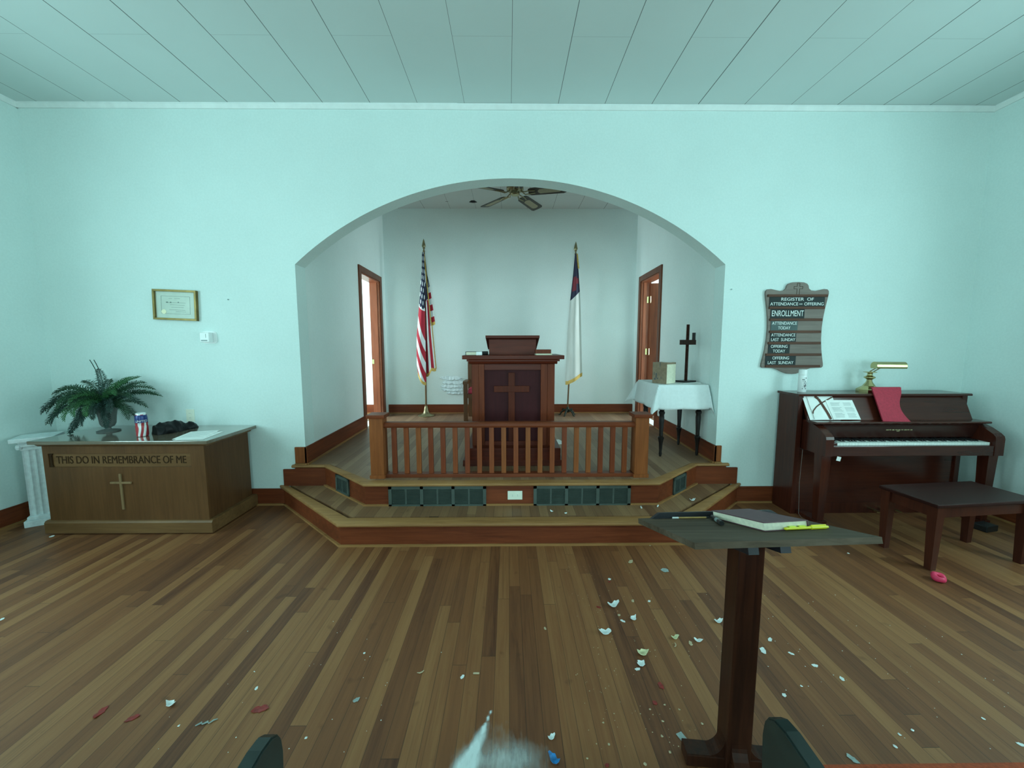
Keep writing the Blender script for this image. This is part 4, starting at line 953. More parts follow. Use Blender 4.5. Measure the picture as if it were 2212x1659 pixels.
for i, (mt, frac, lines, sz) in enumerate(rows):
    z1, z0 = rz[i]-.011, rz[i+1]+.011; w = hw((z0+z1)/2)-.024; x0 = 2.65-w; x1 = x0+2*w*frac
    b = NB(); box(b, x0, x1, YF-.0265, YF-.0215, z0+.001, z1-.001); cd = obj('name_card', b, M[mt], rb)
    t = NB(); zc = (z0+z1)/2
    for k_, s_ in enumerate(lines):
        tt = text_bm(s_, sz, .95, .0006); ww = max(v.co.x for v in tt.verts)-min(v.co.x for v in tt.verts)
        tgt = {'REGISTER  OF': .30, 'ATTENDANCE     OFFERING': 2*w*.97, 'ENROLLMENT': 2*w*.62, 'TODAY': .115, 'OFFERING': .155}.get(s_, min(.24, (x1-x0)*.93))
        zz = zc if len(lines) == 1 else zc+(.0215 if k_ == 0 else -.0215)
        merge(t, tt, Matrix.Translation(((x0+x1)/2, YF-.0275, zz)) @ Matrix.Diagonal((tgt/ww, 1, 1, 1)))
    if i == 0: add_text(t, 'AND', .015, ((x0+x1)/2+.034, YF-.0275, zc-.0215), 1, .0006)
    obj('lettering', t, M['letters'], cd)
b = NB()
def outline_cross(bb, cx, cz, t_, y0, y1):
    A = .012; P = [(-A, .045), (A, .045), (A, .018), (.040, .018), (.040, -.004), (A, -.004), (A, -.055), (-A, -.055), (-A, -.004), (-.040, -.004), (-.040, .018), (-A, .018)]
    P = [(cx+x, cz+z) for x, z in P]
    for p, q in zip(P, P[1:]+P[:1]): x0, x1 = sorted((p[0], q[0])); z0, z1 = sorted((p[1], q[1])); box(bb, x0-t_, x1+t_, y0, y1, z0-t_, z1+t_)
outline_cross(b, 2.655, 2.036, .0015, YF-.0232, YF-.0215); obj('cross_mark', b, M['carve'], rb)

# ------------------------------------------------------------------ piano
pn = thing('piano', 'dark mahogany upright piano against the right front wall', 'piano', (3.30, 3.30, 0))
PXL, PXR = 2.545, 4.045
for xa, xb in ((PXL, PXL+.045), (PXR-.045, PXR)):
    b = NB(); box(b, xa, xb, 3.285, 3.525, 0, 1.075, .003); obj('side_panel', b, M['piano_z'], pn)
b = NB(); box(b, PXL+.045, PXR-.045, 3.33, 3.52, .02, 1.06); obj('back_frame', b, M['piano_z'], pn)
b = NB(); prism(b, [(3.268, 1.075), (3.535, 1.075), (3.535, 1.094), (3.272, 1.094), (3.266, 1.085)], 'x', PXL-.012, PXR+.018); obj('lid', b, M['piano'], pn)
b = NB(); prism(b, [(3.300, 1.074), (3.32, 1.074), (3.24, .872), (3.215, .872)], 'x', PXL+.045, PXR-.02); obj('music_panel', b, M['piano'], pn)
b = NB(); prism(b, [(3.125, .856), (3.118, .864), (3.125, .874), (3.26, .874), (3.26, .856)], 'x', PXL+.045, 4.075); obj('music_ledge', b, M['piano'], pn)
b = NB(); prism(b, [(3.150, .856), (3.140, .845), (3.148, .835), (3.155, .832), (3.188, .728), (3.21, .728), (3.22, .856)], 'x', 2.665, 4.01); fb = obj('fallboard', b, M['piano_matt'], pn)
b = NB()
def gold(x0, x1, zc, hh):
    y = 3.155+.033*(.832-zc)/.104
    box(b, x0, x1, y-.0012, y+.0005, zc-hh, zc+hh)
for i in range(9): gold(3.225+i*.026, 3.225+i*.026+(.018 if i % 3 else .022), .798, .004 if i % 2 else .0055)
gold(3.32, 3.345, .786, .004)
obj('gold_emblem', b, M['brass_dull'], fb)
for xa, xb in ((2.602, 2.668), (4.008, 4.086)):
    b = NB(); prism(b, [(3.30, .606), (3.30, .868), (3.21, .862), (3.12, .826), (3.06, .790), (3.036, .768), (3.030, .745), (3.030, .606)], 'x', xa, xb); obj('arm', b, M['piano_z'], pn)
b = NB(); box(b, 2.668, 4.008, 3.06, 3.31, .606, .665); obj('keybed', b, M['piano'], pn)
b = NB(); box(b, 2.668, 4.008, 3.034, 3.054, .606, .690, .004); obj('keyslip', b, M['piano'], pn)
for xa, xb in ((2.668, 2.718), (3.998, 4.008)):
    b = NB(); box(b, xa, xb, 3.056, 3.20, .665, .712, .003); obj('key_block', b, M['piano'], pn)
KX0, KW = 2.720, .02455
q = NB(); box(q, -KW/2+.0006, KW/2-.0006, -.135, 0, 0, .023, .0012); wk = bpy.data.meshes.new('white_key'); q.to_mesh(wk); q.free(); M['ivory'] = plain('ivory_key', (.82, .86, .82), .25, var=.03); wk.materials.append(M['ivory'])
q = NB(); prism(q, [(-.092, 0), (-.084, .011), (0, .011), (0, 0)], 'x', -.0055, .0055); bk = bpy.data.meshes.new('black_key'); q.to_mesh(bk); q.free(); bk.materials.append(M['black'])
for i in range(52):
    o = bpy.data.objects.new('white_key', wk); COL.objects.link(o); o.parent = pn; o.location = (KX0+KW*(i+.5)-3.30, 3.193-3.30, .690)
    if (i+5) % 7 not in (2, 6) and i < 51:
        o = bpy.data.objects.new('black_key', bk); COL.objects.link(o); o.parent = pn; o.location = (KX0+KW*(i+1)-3.30, 3.19-3.30, .7125)
for x in (2.642, 4.045):
    b = NB(); taper(b, (x, 3.10), .026, 0, .040, .606); obj('leg', b, M['piano_z'], pn)
for xa, xb in ((2.60, 2.69), (4.00, 4.09)):
    b = NB(); box(b, xa, xb, 3.06, 3.30, 0, .035, .004); obj('toe_block', b, M['piano_z'], pn)
b = NB(); box(b, PXL+.045, PXR-.045, 3.30, 3.33, .10, .61); obj('lower_panel', b, M['piano'], pn)
b = NB(); box(b, PXL+.045, PXR-.045, 3.295, 3.34, .0, .10); obj('bottom_board', b, M['piano_z'], pn)
for x in (3.27, 3.367, 3.463):
    b = NB(); prism(b, [(x-.016, 3.30), (x-.02, 3.23), (x-.012, 3.195), (x+.012, 3.195), (x+.02, 3.23), (x+.016, 3.30)], 'z', .045, .053); obj('pedal', b, M['brass'], pn)
# bench
bn = thing('piano_bench', 'dark mahogany bench in front of the piano', 'bench', (3.205, 2.605, 0), R(5.5))
b = NB(); box(b, -.40, .40, -.185, .185, .445, .470, .006); obj('seat', b, M['bench'], bn, local=True)
b = NB(); box(b, -.365, .365, -.152, -.134, .365, .445); box(b, -.365, .365, .134, .152, .365, .445); box(b, -.365, -.347, -.15, .15, .365, .445); box(b, .347, .365, -.15, .15, .365, .445); obj('apron', b, M['bench_z'], bn, local=True)
for sx in (-1, 1):
    for sy in (-1, 1):
        b = NB(); taper(b, (sx*.356, sy*.146), .020, 0, .030, .446); obj('leg', b, M['bench_z'], bn, local=True)
# lamp
lm = thing('piano_lamp', 'brass banker-style lamp standing on top of the piano', 'lamp', (3.285, 3.42, 1.0945))
b = NB(); lathe(b, [(.088, 0), (.088, .022), (.080, .03), (.045, .055), (.026, .085), (.020, .10), (.020, .112), (.040, .128), (.040, .136), (.020, .150), (.018, .165), (.022, .172), (.048, .178), (.048, .182), (.014, .186)], (0, 0, 0), 8); obj('base', b, M['brass'], lm, local=True)
for dx in (-.012, .026):
    b = NB(); tube(b, [(dx, 0, .18), (dx+.02, -.005, .195), (dx+.045, -.015, .215), (dx+.058, -.03, .245)], .0045, 8); obj('arm', b, M['brass_dull'], lm, local=True, smooth=True)
b = NB(); n_ = 14; A = []; B = []
for i in range(n_+1):
    a = R(-30+240*i/n_); A.append((.040*math.cos(a), .040*math.sin(a)))
inn = [(.037*x/.040, .037*y/.040) for x, y in A[::-1]]
prism(b, A+inn, 'x', 0, .232); prism(b, A, 'x', -.002, .002); prism(b, A, 'x', .230, .234)
bmesh.ops.transform(b, matrix=Matrix.Translation((-.012, -.045, .236)) @ Matrix.Rotation(R(-9), 4, 'Z'), verts=b.verts[:])
obj('shade', b, M['brass'], lm, local=True, smooth=True)
# white spray can
sp = thing('spray_can', 'white spray can standing at the left end of the piano top', 'can', (2.664, 3.41, 1.0945))
b = NB(); lathe(b, [(.030, 0), (.033, .004), (.033, .150), (.031, .156)], (0, 0, 0), 24); obj('body', b, M['white_pl'], sp, local=True, smooth=True)
b = NB(); lathe(b, [(.033, .157), (.033, .202), (.030, .206), (.0001, .207)], (0, 0, 0), 24); obj('cap', b, M['white_pl'], sp, local=True, smooth=True)
b = NB(); rnd = random.Random(2)
for z0 in (.035, .050, .060, .070, .085, .100, .115, .130):
    for k_ in range(3):
        a = R(-75+rnd.uniform(-38, 10)+k_*7-20); r_ = .0334; w = .007
        obox(b, (r_*math.cos(a), r_*math.sin(a), z0), (w, .0008, rnd.choice((.003, .006, .010))), (0, 0, a+PI/2))
obj('print', b, M['cancloth'], sp, local=True)
# sheet music and red cover leaning on the music panel
def lean(u, v, off):   # u along x (metres), v up the slope 0..1 (0 = ledge, 1 = top of panel)
    return Vector((u, 3.215+.085*v-off, .8745+.200*v+off*.4))
def leaning_sheet(name, label, x0, x1, v1, off, skew=0.):
    t = thing(name, label, 'sheet music', (x0, 3.2, .875)); bb = NB(); n_ = 8
    F = [[bb.verts.new(lean(x0+(x1-x0)*i/n_-skew*j/6, v1*j/6, off+.004*math.sin(PI*i/n_))) for i in range(n_+1)] for j in range(7)]
    G = [[bb.verts.new(lean(x0+(x1-x0)*i/n_-skew*j/6, v1*j/6, off+.004*math.sin(PI*i/n_)-.002)) for i in range(n_+1)] for j in range(7)]
    for L_, sgn in ((F, 1), (G, -1)):
        for j in range(6):
            for i in range(n_): bb.faces.new((L_[j][i], L_[j][i+1], L_[j+1][i+1], L_[j+1][i]))
    for i in range(n_): bb.faces.new((F[0][i], G[0][i], G[0][i+1], F[0][i+1])); bb.faces.new((F[6][i], F[6][i+1], G[6][i+1], G[6][i]))
    for j in range(6): bb.faces.new((F[j][0], F[j+1][0], G[j+1][0], G[j][0])); bb.faces.new((F[j][n_], G[j][n_], G[j+1][n_], F[j+1][n_]))
    bmesh.ops.recalc_face_normals(bb, faces=bb.faces[:]); obj('page', bb, M['paper'], t, smooth=False); return t
s1 = leaning_sheet('sheet_music', 'white music sheet with dark curved bands at the piano ledge left end', 2.60, 2.865, .99, .006, .02)
bb = NB()
def ribbon(pts, w):
    for (u0, v0), (u1, v1) in zip(pts, pts[1:]):
        d = Vector((u1-u0, (v1-v0)*.2)); d.normalize(); nx_, nv = -d.y*w, d.x*w/.2
        f = [bb.verts.new(lean(*q, .0118)) for q in ((u0-nx_, v0-nv), (u1-nx_, v1-nv), (u1+nx_, v1+nv), (u0+nx_, v0+nv))]; bb.faces.new(f)
ribbon([(2.685, .97), (2.712, .85), (2.735, .6), (2.760, .3), (2.778, .02)], .0115)
ribbon([(2.634, .25), (2.642, .36), (2.675, .52), (2.72, .66), (2.78, .80), (2.84, .93)], .0045)
ribbon([(2.612, .95), (2.618, .6), (2.630, .25), (2.634, .02)], .0016)
obj('band', bb, M['sign_rail'], s1, label='dark brown curved printed bands')
s2 = leaning_sheet('sheet_music', 'white two-column printed sheet in front of the banded sheet on the piano', 2.80, 3.035, .80, .013, .03)
bb = NB(); rnd = random.Random(9)
for c0, c1 in ((2.825, 2.910), (2.935, 3.015)):
    for i in range(13):
        v = .10+i*.048
        if (i % 5 == 4): continue
        x1 = c1-rnd.uniform(0, .02); x0 = c0-.03*v/.8; x1 -= .03*v/.8
        f = [bb.verts.new(lean(x, vv, .0182)) for x, vv in ((x0, v), (x1, v), (x1, v+.012), (x0, v+.012))]; bb.faces.new(f)
obj('print', bb, M['paper_ink'], s2)
rc = thing('red_folder', 'crimson red folder leaning on the piano below the lamp', 'folder', (3.24, 3.2, .875))
bb = NB(); n_, m_ = 8, 12; F = []
for j in range(m_+1):
    v = j/m_; xl = 3.192-.012*v; xr = 3.397-.034*math.sin(PI*min(1, v*1.25))+.040*v*v
    F.append([(xl+(xr-xl)*i/n_, 3.165+.115*v-.012*math.sin(PI*i/n_)*(1-v)-.03*(i/n_)*(1-v)**3, .8745+.275*v) for i in range(n_+1)])
fr_ = [[bb.verts.new(p) for p in r_] for r_ in F]; ba = [[bb.verts.new((p[0]+.001, p[1]+.013, p[2]+.003)) for p in r_] for r_ in F]
for j in range(m_):
    for i in range(n_): bb.faces.new((fr_[j][i], fr_[j][i+1], fr_[j+1][i+1], fr_[j+1][i])); bb.faces.new((ba[j][i], ba[j+1][i], ba[j+1][i+1], ba[j][i+1]))
    bb.faces.new((fr_[j][0], fr_[j+1][0], ba[j+1][0], ba[j][0])); bb.faces.new((fr_[j][n_], ba[j][n_], ba[j+1][n_], fr_[j+1][n_]))
for i in range(n_): bb.faces.new((fr_[0][i], ba[0][i], ba[0][i+1], fr_[0][i+1])); bb.faces.new((fr_[m_][i], fr_[m_][i+1], ba[m_][i+1], ba[m_][i]))
bmesh.ops.recalc_face_normals(bb, faces=bb.faces[:]); obj('cover', bb, M['red_cover'], rc, smooth=True)
b = NB(); obox(b, (2.718, 3.031, .586), (.034, .0012, .036), (0, R(14), 0)); tag(at(obj('paper_tag', b, M['paper']), (2.718, 3.03, .56)), 'small white tag hanging under the left end of the keyboard', 'tag')
b = NB(); tube(b, [(2.597, 3.262, .60), (2.59, 3.258, .42), (2.585, 3.255, .30), (2.565, 3.22, .16), (2.555, 3.20, .04), (2.56, 3.15, .006), (2.58, 3.10, .004)], .0018, 6); tag(at(obj('cord', b, M['sign'], smooth=True), (2.58, 3.2, 0)), 'thin pale cord hanging down the left side of the piano', 'cord')
b = NB(); obox(b, (3.93, 2.97, .025), (.13, .09, .05), (0, 0, R(12)), .006); tag(at(obj('small_box', b, M['black']), (3.93, 2.97, 0)), 'small black box on the floor behind the bench', 'box')

# ------------------------------------------------------------------ lectern stand in front
ls = thing('music_stand', 'dark wooden post stand with a sloped grey top board', 'stand', (.816, 1.24, 0), R(-6))
b = NB(); box(b, -.041, .041, -.041, .041, 0, .868, .003); obj('post', b, M['stand_wood'], ls, local=True)
for ax in (0, 1):
    b = NB()
    if ax == 0: box(b, -.172, .172, -.030, .030, 0, .046, .004)
    else: box(b, -.030, .030, -.20, .03, 0, .0455, .004)
    obj('foot', b, M['stand_wood'], ls, local=True)
for a in (0, 2, 3):
    b = NB(); pts = [(.039, .045), (.100, .045)]+[(.100-.059*math.sin(t), .045+.07-.07*math.cos(t)) for t in [PI/2*i/8 for i in range(1, 9)]]+[(.039, .12)]
    prism(b, pts, 'y', -.026, .026); bmesh.ops.rotate(b, cent=(0, 0, 0), matrix=Matrix.Rotation(a*PI/2, 3, 'Z'), verts=b.verts[:]); obj('bracket', b, M['stand_wood'], ls, local=True)
FL, FR, BLc = Vector((.568, 1.105, .918)), Vector((1.174, 1.132, .918)), Vector((.555, 1.5, .81))
ex = (FR-FL); LX = ex.length; ex.normalize(); ey = BLc-FL; ey = (ey-ex*ey.dot(ex)); LY = ey.length; ey.normalize(); ez = ex.cross(ey)
BM = Matrix.Translation(FL) @ Matrix((ex, ey, ez)).transposed().to_4x4()      # board frame: x along front edge, y up to back edge
inv = Matrix.Rotation(R(6), 4, 'Z') @ Matrix.Translation((-.816, -1.24, 0))
def onboard(bm_): bmesh.ops.transform(bm_, matrix=inv @ BM, verts=bm_.verts[:]); return bm_
b = NB(); prism(b, [(0, 0), (LX, 0), (LX-.012, LY), (-.018, LY)], 'z', -.020, 0)
obj('top_board', onboard(b), M['board'], ls, local=True)
b = NB(); prism(b, [(.03, 0), (.065, .022), (LX-.065, .022), (LX-.03, 0)], 'y', LY-.020, LY-.002); obj('ledge_strip', onboard(b), M['board_dk'], ls, local=True, label='black strip along the far edge')
b = NB()
box(b, .20, .235, .05, LY-.05, -.055, -.020); box(b, .30, .335, .04, LY-.06, -.05, -.020); obj('cleat', onboard(b), M['board_dk'], ls, local=True)
def board_thing(name, label, cat, x, y, rz, lift=.0005):
    t = thing(name, label, cat); m = BM @ Matrix.Translation((x, y, lift)) @ Matrix.Rotation(rz, 4, 'Z'); t.matrix_world = m; t.location = m.translation; t.rotation_euler = m.to_euler(); return t
def tob(p): return BM.inverted() @ Vector(p)
bfl, bfr, bbl = tob((.869, 1.227, .888)), tob((1.047, 1.256, .883)), tob((.885, 1.484, .818))
bw, bd = .178, .262; rz_ = math.atan2(bfr.y-bfl.y, bfr.x-bfl.x)
hy = board_thing('hymnal', 'maroon hardcover hymnal lying on the grey stand top', 'book', bfl.x, bfl.y, rz_)
bh = .030
b = NB(); box(b, 0, bw, 0, bd, 0, .003, .001); box(b, 0, bw, 0, bd, bh-.003, bh, .001); box(b, bw-.004, bw, 0, bd, 0, bh, .001); obj('cover', b, M['maroon_cover'], hy, local=True)
b = NB(); box(b, .004, bw-.004, .004, bd-.004, .003, bh-.003); obj('pages', b, M['cream'], hy, local=True)
b = NB()
for x in (.095, .135): box(b, x, x+.026, -.004, .004, .012, .0135); box(b, x, x+.026, -.0045, -.0035, .006, .0135)
obj('sticky_tab', b, M['sticky'], hy, local=True, label='yellow green sticky tabs')
pc0, pc1 = tob((.663, 1.478, .816)), tob((.822, 1.474, .819))
a = math.atan2(pc1.y-pc0.y, pc1.x-pc0.x)
pe = board_thing('pencil', 'tan wooden pencil resting against the stand ledge', 'pencil', pc0.x, pc0.y-.006, a, .0045)
b = NB(); lathe(b, [(.0036, .024), (.0036, .135)], (0, 0, 0), 6, 'x'); M['pencil'] = plain('tan_pencil_paint', (.50, .30, .10), .45); obj('barrel', b, M['pencil'], pe, local=True)
b = NB(); lathe(b, [(.0036, 0), (.0038, .024)], (0, 0, 0), 10, 'x'); obj('eraser', b, M['white_pl'], pe, local=True, label='white eraser end')
b = NB(); lathe(b, [(.0036, .135), (.0005, .158)], (0, 0, 0), 8, 'x'); obj('tip', b, M['black'], pe, local=True)
m0, m1 = tob((.82, 1.462, .819)), tob((.785, 1.335, .859)); a = math.atan2(m1.y-m0.y, m1.x-m0.x); L_ = math.hypot(m1.y-m0.y, m1.x-m0.x)
mk = board_thing('marker', 'black marker pen lying between the pencil and the hymnal', 'marker', m0.x, m0.y, a, .0085)
b = NB(); lathe(b, [(.006, 0), (.008, .004), (.008, L_*.42)], (0, 0, 0), 14, 'x'); obj('cap', b, M['black'], mk, local=True)
b = NB(); lathe(b, [(.0075, L_*.42), (.0075, L_*.72), (.0082, L_*.74), (.0082, L_)], (0, 0, 0), 14, 'x'); obj('barrel', b, M['black'], mk, local=True)
b = NB(); lathe(b, [(.0078, L_*.46), (.0078, L_*.68)], (0, 0, 0), 14, 'x'); obj('wrapper', b, M['grey_pl'], mk, local=True)
h0, h1 = tob((.945, 1.243, .883)), tob((1.111, 1.262, .881)); a = math.atan2(h1.y-h0.y, h1.x-h0.x); L_ = math.hypot(h1.y-h0.y, h1.x-h0.x)
hl = board_thing('highlighter', 'yellow highlighter pen in front of the hymnal', 'pen', h0.x, h0.y-.006, a, .0065)
b = NB(); lathe(b, [(.003, 0), (.0048, .004), (.0048, L_*.62)], (0, 0, 0), 12, 'x'); obj('barrel', b, M['yellow'], hl, local=True)
b = NB(); lathe(b, [(.0066, L_*.60), (.0066, L_*.92), (.004, L_)], (0, 0, 0), 12, 'x'); box(b, L_*.62, L_*.95, -.002, .002, .006, .009); obj('cap', b, M['yellow'], hl, local=True)

# ------------------------------------------------------------------ front pews
def pew(name, xe, sgn, label, dy, zt):
    """pew whose aisle-side end panel stands at xe and which runs away from the aisle"""
    t = thing(name, label, 'pew', (xe+sgn*.9, .45+dy, 0))
    for i, xx in enumerate((xe, xe+sgn*2.55)):
        b = NB(); xa, xb = sorted((xx, xx+sgn*.038))
        prof = [(.84, 0), (.852, .30), (.868, .46), (.872, .53), (.868, .565), (.856, .590), (.835, .606), (.80, .612), (.70, .606), (.58, .598), (.47, .61), (.42, .66), (.39, .76), (.36, .84), (.30, .86), (.26, .82), (.30, .60), (.34, .40), (.33, 0)]
        prism(b, [(y+dy, z*zt/.612 if z < .62 else z) for y, z in prof], 'x', xa, xb)
        t_ = bmesh.new(); t_.free()
        bmesh.ops.bevel(b, geom=[e for e in b.edges if abs(e.verts[0].co.x-e.verts[1].co.x) < 1e-4], offset=.004, segments=2, affect='EDGES')
        obj('end_panel', b, M['pewgreen'], t)
    xa, xb = sorted((xe+sgn*.038, xe+sgn*2.55))
    b = NB(); box(b, xa, xb, .42+dy, .85+dy, .385, .41); obj('seat', b, M['red_x'], t)
    b = NB(); box(b, xa+.003, xb-.003, .45+dy, .868+dy, .41, .452, .014); obj('seat_cushion', b, M['cushion'], t)
    b = NB(); prism(b, [(.42+dy, .40), (.395+dy, .40), (.31+dy, .84), (.335+dy, .84)], 'x', xa, xb); obj('backrest', b, M['red_x'], t)
    return t
pew('pew', .645, 1, 'dark green pew end with orange red seat at bottom right', .0, .617)
pew('pew', -.565, -1, 'dark green pew end at the bottom left of the aisle', -.012, .596)

# ------------------------------------------------------------------ litter on the floor
def ring_disc(bb, r, h, seed, arc=2*PI, fold=0.):
    rn = random.Random(seed); n_ = 14; m_ = 4; g = []
    for j in range(m_+1):
        row = []
        for i in range(n_+1):
            a = arc*i/n_; q = r*(j/m_)*(1+.22*math.sin(2*a+seed)+.14*math.sin(5*a+seed*2)+(rn.uniform(-.06, .06) if j == m_ else 0))
            if arc > 6.2 and i == n_: row.append(row[0]); continue
            x, y = q*math.cos(a), q*math.sin(a)*.72; row.append(bb.verts.new((x, y, h*(((x/r)**2*1.0+(y/r)**2*.7)*(.85 if fold else .3))+.0008+.05*r*math.sin(5*x/r+seed)**2*(j/m_))))
        g.append(row)
    for j in range(m_):
        for i in range(n_):
            vs = [g[j][i], g[j][i+1], g[j+1][i+1], g[j+1][i]]; vs = list(dict.fromkeys(vs))
            if len(vs) >= 3:
                try: bb.faces.new(vs)
                except ValueError: pass
    bmesh.ops.remove_doubles(bb, verts=bb.verts[:], dist=1e-6)
def chip(x, y, size, kind, label, cat='paint chip', z=0., group=None, seed=None, name='paint_chip'):
    seed = seed if seed is not None else int(abs(x*1000)+abs(y*377)) % 97
    b = NB(); r = size/2
    mat = {'curl': 'chip', 'flat': 'chip', 'yel': 'chip_yel', 'tan': 'chip_tan', 'thin': 'chip_tan', 'grey': 'chip_grey', 'red': 'chip_red', 'blue': 'chip_blue'}[kind]
    if kind == 'thin': tube(b, [(-r, -.2*r, .003), (-.4*r, .15*r, .004), (.3*r, .1*r, .003), (r, -.3*r, .004)], [.002, .003, .003, .0015], 6)
    elif kind in ('curl', 'yel', 'blue'): ring_disc(b, r, r*.75, seed, fold=1.)
    else: ring_disc(b, r, r*.25, seed)
    if kind != 'thin':
        bmesh.ops.recalc_face_normals(b, faces=b.faces[:])
        bmesh.ops.solidify(b, geom=b.faces[:], thickness=.0012)
        m0_ = min(v.co.z for v in b.verts)
        for v in b.verts: v.co.z -= m0_
    bmesh.ops.rotate(b, cent=(0, 0, 0), matrix=Matrix.Rotation(seed*.7 if kind not in ('curl', 'yel') else (seed % 7-3)*.16, 3, 'Z'), verts=b.verts[:])
    o = obj(name, b, M[mat], smooth=True); o.location = (x, y, z+.0003); tag(o, label, cat, group); return o
BIG = [(.607, 2.080, .060, 'curl', 'curled white paint chip, largest and farthest of the cluster left of the stand post'),
 (.507, 1.869, .0565, 'curl', 'crescent white paint chip lying leftmost in the cluster left of the stand post'),
 (.659, 1.732, .052, 'yel', 'yellowed cupped paint chip just beyond a white one left of the stand post'),
 (.629, 1.668, .042, 'curl', 'white rounded paint chip just nearer than the yellowed cupped one'),
 (.604, 1.642, .022, 'flat', 'small white flake touching the rounded white chip below the yellowed one'),
 (.691, 1.970, .041, 'curl', 'white curled chip in the middle of the cluster, right of a small flake'),
 (.629, 1.956, .023, 'flat', 'small white flake between the largest and the crescent white chips'),
 (1.151, 1.944, .041, 'curl', 'white curled chip touching the left side of the stand post'),
 (.862, 1.830, .036, 'yel', 'yellow edged curled chip midway between cluster and stand post'),
 (.844, 1.781, .028, 'thin', 'thin tan curl just below the yellow edged chip'),
 (.974, 1.810, .036, 'curl', 'white winged chip left of the stand post beside a tan flake'),
 (.928, 1.793, .026, 'tan', 'tan flake between the yellow edged chip and the white winged chip'),
 (1.055, 2.428, .053, 'grey', 'pale grey scrap flat on the dark board near the platform'),
 (.655, 2.335, .021, 'flat', 'small white flake right behind the little red bead'),
 (.835, 2.118, .019, 'flat', 'small white flake right of the largest curled chip'),
 (.738, 2.121, .022, 'tan', 'small tan flake right of the largest curled chip'),
 (.621, 2.003, .018, 'tan', 'tan sliver just right below the largest curled chip'),
 (.856, 2.532, .039, 'tan', 'pale tan scrap on the floor nearest the platform step'),
 (1.351, 1.815, .027, 'flat', 'white diamond-shaped flake right of the stand post, farthest of the row'),
 (1.268, 1.744, .037, 'flat', 'white flake touching the right side of the stand post'),
 (1.395, 1.725, .021, 'flat', 'small white flake second in the diagonal row right of the post'),
 (1.455, 1.653, .024, 'flat', 'white flake third in the diagonal row right of the post'),
 (1.521, 1.580, .023, 'flat', 'oval white flake last in the diagonal row right of the post'),
 (1.198, 1.502, .020, 'flat', 'pale flake on the board right of the post and beyond the pew end'),
 (1.265, 1.244, .031, 'grey', 'pale blue grey scrap by the orange seat edge'),
 (1.952, 1.288, .021, 'flat', 'white flake at the right border of the floor'),
 (.163, 1.331, .028, 'curl', 'curled white chip just right of the white patch'),
 (-1.441, 1.485, .037, 'curl', 'white chip alone on the left floor, left of the red scrap'),
 (-1.128, 1.559, .0165, 'flat', 'small white flake on the dark board beyond the left pew end'),
 (-.660, 1.498, .026, 'grey', 'grey white crumbled clump on the floor right of the left pew end'),
 (-.414, 1.633, .030, 'thin', 'curled tan shaving on the floor left of the aisle middle'),
 (-.217, 1.608, .021, 'flat', 'narrow white flake on the dark board beyond the white patch'),
 (.193, 1.905, .0175, 'tan', 'tan fleck on the floor in the aisle middle, well beyond the white patch'),
 (-3.668, 2.944, .033, 'flat', 'white flake on the floor at the oak table plinth'),
 (-2.837, 2.007, .023, 'flat', 'white flake at the left border of the floor')]
for i, (x, y, s, k_, lb) in enumerate(BIG): chip(x, y, s*1.05, k_, lb)
for (x, y, s, lb) in ((.679, 1.553, .031, 'dark red oval scrap left of the stand post'), (.621, 1.472, .022, 'red scrap nearer the camera than the red oval'), (.354, 1.232, .016, 'red scrap at the bottom edge right of the white patch'),
    (.521, 2.069, .0216, 'faint red fleck left of the largest curled chip'), (.647, 2.308, .016, 'little shiny red bead in front of a white flake'), (-1.704, 1.453, .042, 'faded red smear-like scrap, leftmost on the left floor'),
    (-1.546, 1.427, .036, 'dark red folded scrap, second from left on the left floor'), (-1.047, 1.461, .052, 'shiny red foil scrap just beyond the left pew end')):
    chip(x, y, s*1.05, 'red', lb, 'scrap', name='foil_scrap')
chip(.164, 1.250, .043, 'blue', 'crumpled blue foil scrap right of the white patch', 'scrap', name='foil_scrap')
b = NB(); box(b, -.013, .013, -.022, .022, 0, .002, .0008); bmesh.ops.rotate(b, cent=(0, 0, 0), matrix=Matrix.Rotation(.35, 3, 'Z'), verts=b.verts[:]); o = obj('plastic_tab', b, M['chip_grey']); o.location = (.673, 1.325, .0003); tag(o, 'clear grey plastic tab left of the stand foot', 'tab')
b = NB(); lathe(b, [(.004, -.014), (.004, .014)], (0, 0, .0042), 8, 'x'); o = obj('stub', b, M['chip_tan'], smooth=True); o.location = (-.154, 1.624, 0); tag(o, 'short tan stick on the floor beyond the white patch', 'stick')
b = NB(); tube(b, [(-.034, -.012, .003), (-.018, .0, .004), (-.012, -.006, .003), (.004, .004, .004), (.012, -.003, .003), (.022, .010, .004), (.034, .016, .003)], [.002, .004, .0025, .004, .002, .003, .0015], 6); o = obj('torn_shred', b, M['chip_grey'], smooth=True); o.location = (-1.227, 1.403, 0); tag(o, 'squiggly pale torn shred left of the left pew end', 'shred')
for (x, y, s, lb) in ((.344, 2.932, .028, 'white chip on the lower step, leftmost of five'), (.450, 2.897, .025, 'white chip on the lower step, second from left'), (1.574, 3.137, .045, 'white chip on the lower step, by the right canted vent')):
    chip(x, y, s, 'curl', lb, z=Z1)
for (x, y, r_, lb) in ((1.085, 2.993, 80, 'white capsule-like piece on the lower step near the right vent end'), (1.232, 3.019, 60, 'white capsule-like piece on the lower step at the right corner')):
    b = NB(); lathe(b, [(.001, -.018), (.006, -.014), (.006, .014), (.001, .018)], (0, 0, .0062), 10, 'x'); o = obj('chalk_stub', b, M['chip'], smooth=True); o.location = (x, y, Z1+.001); o.rotation_euler = (0, 0, R(r_)); tag(o, lb, 'chalk')
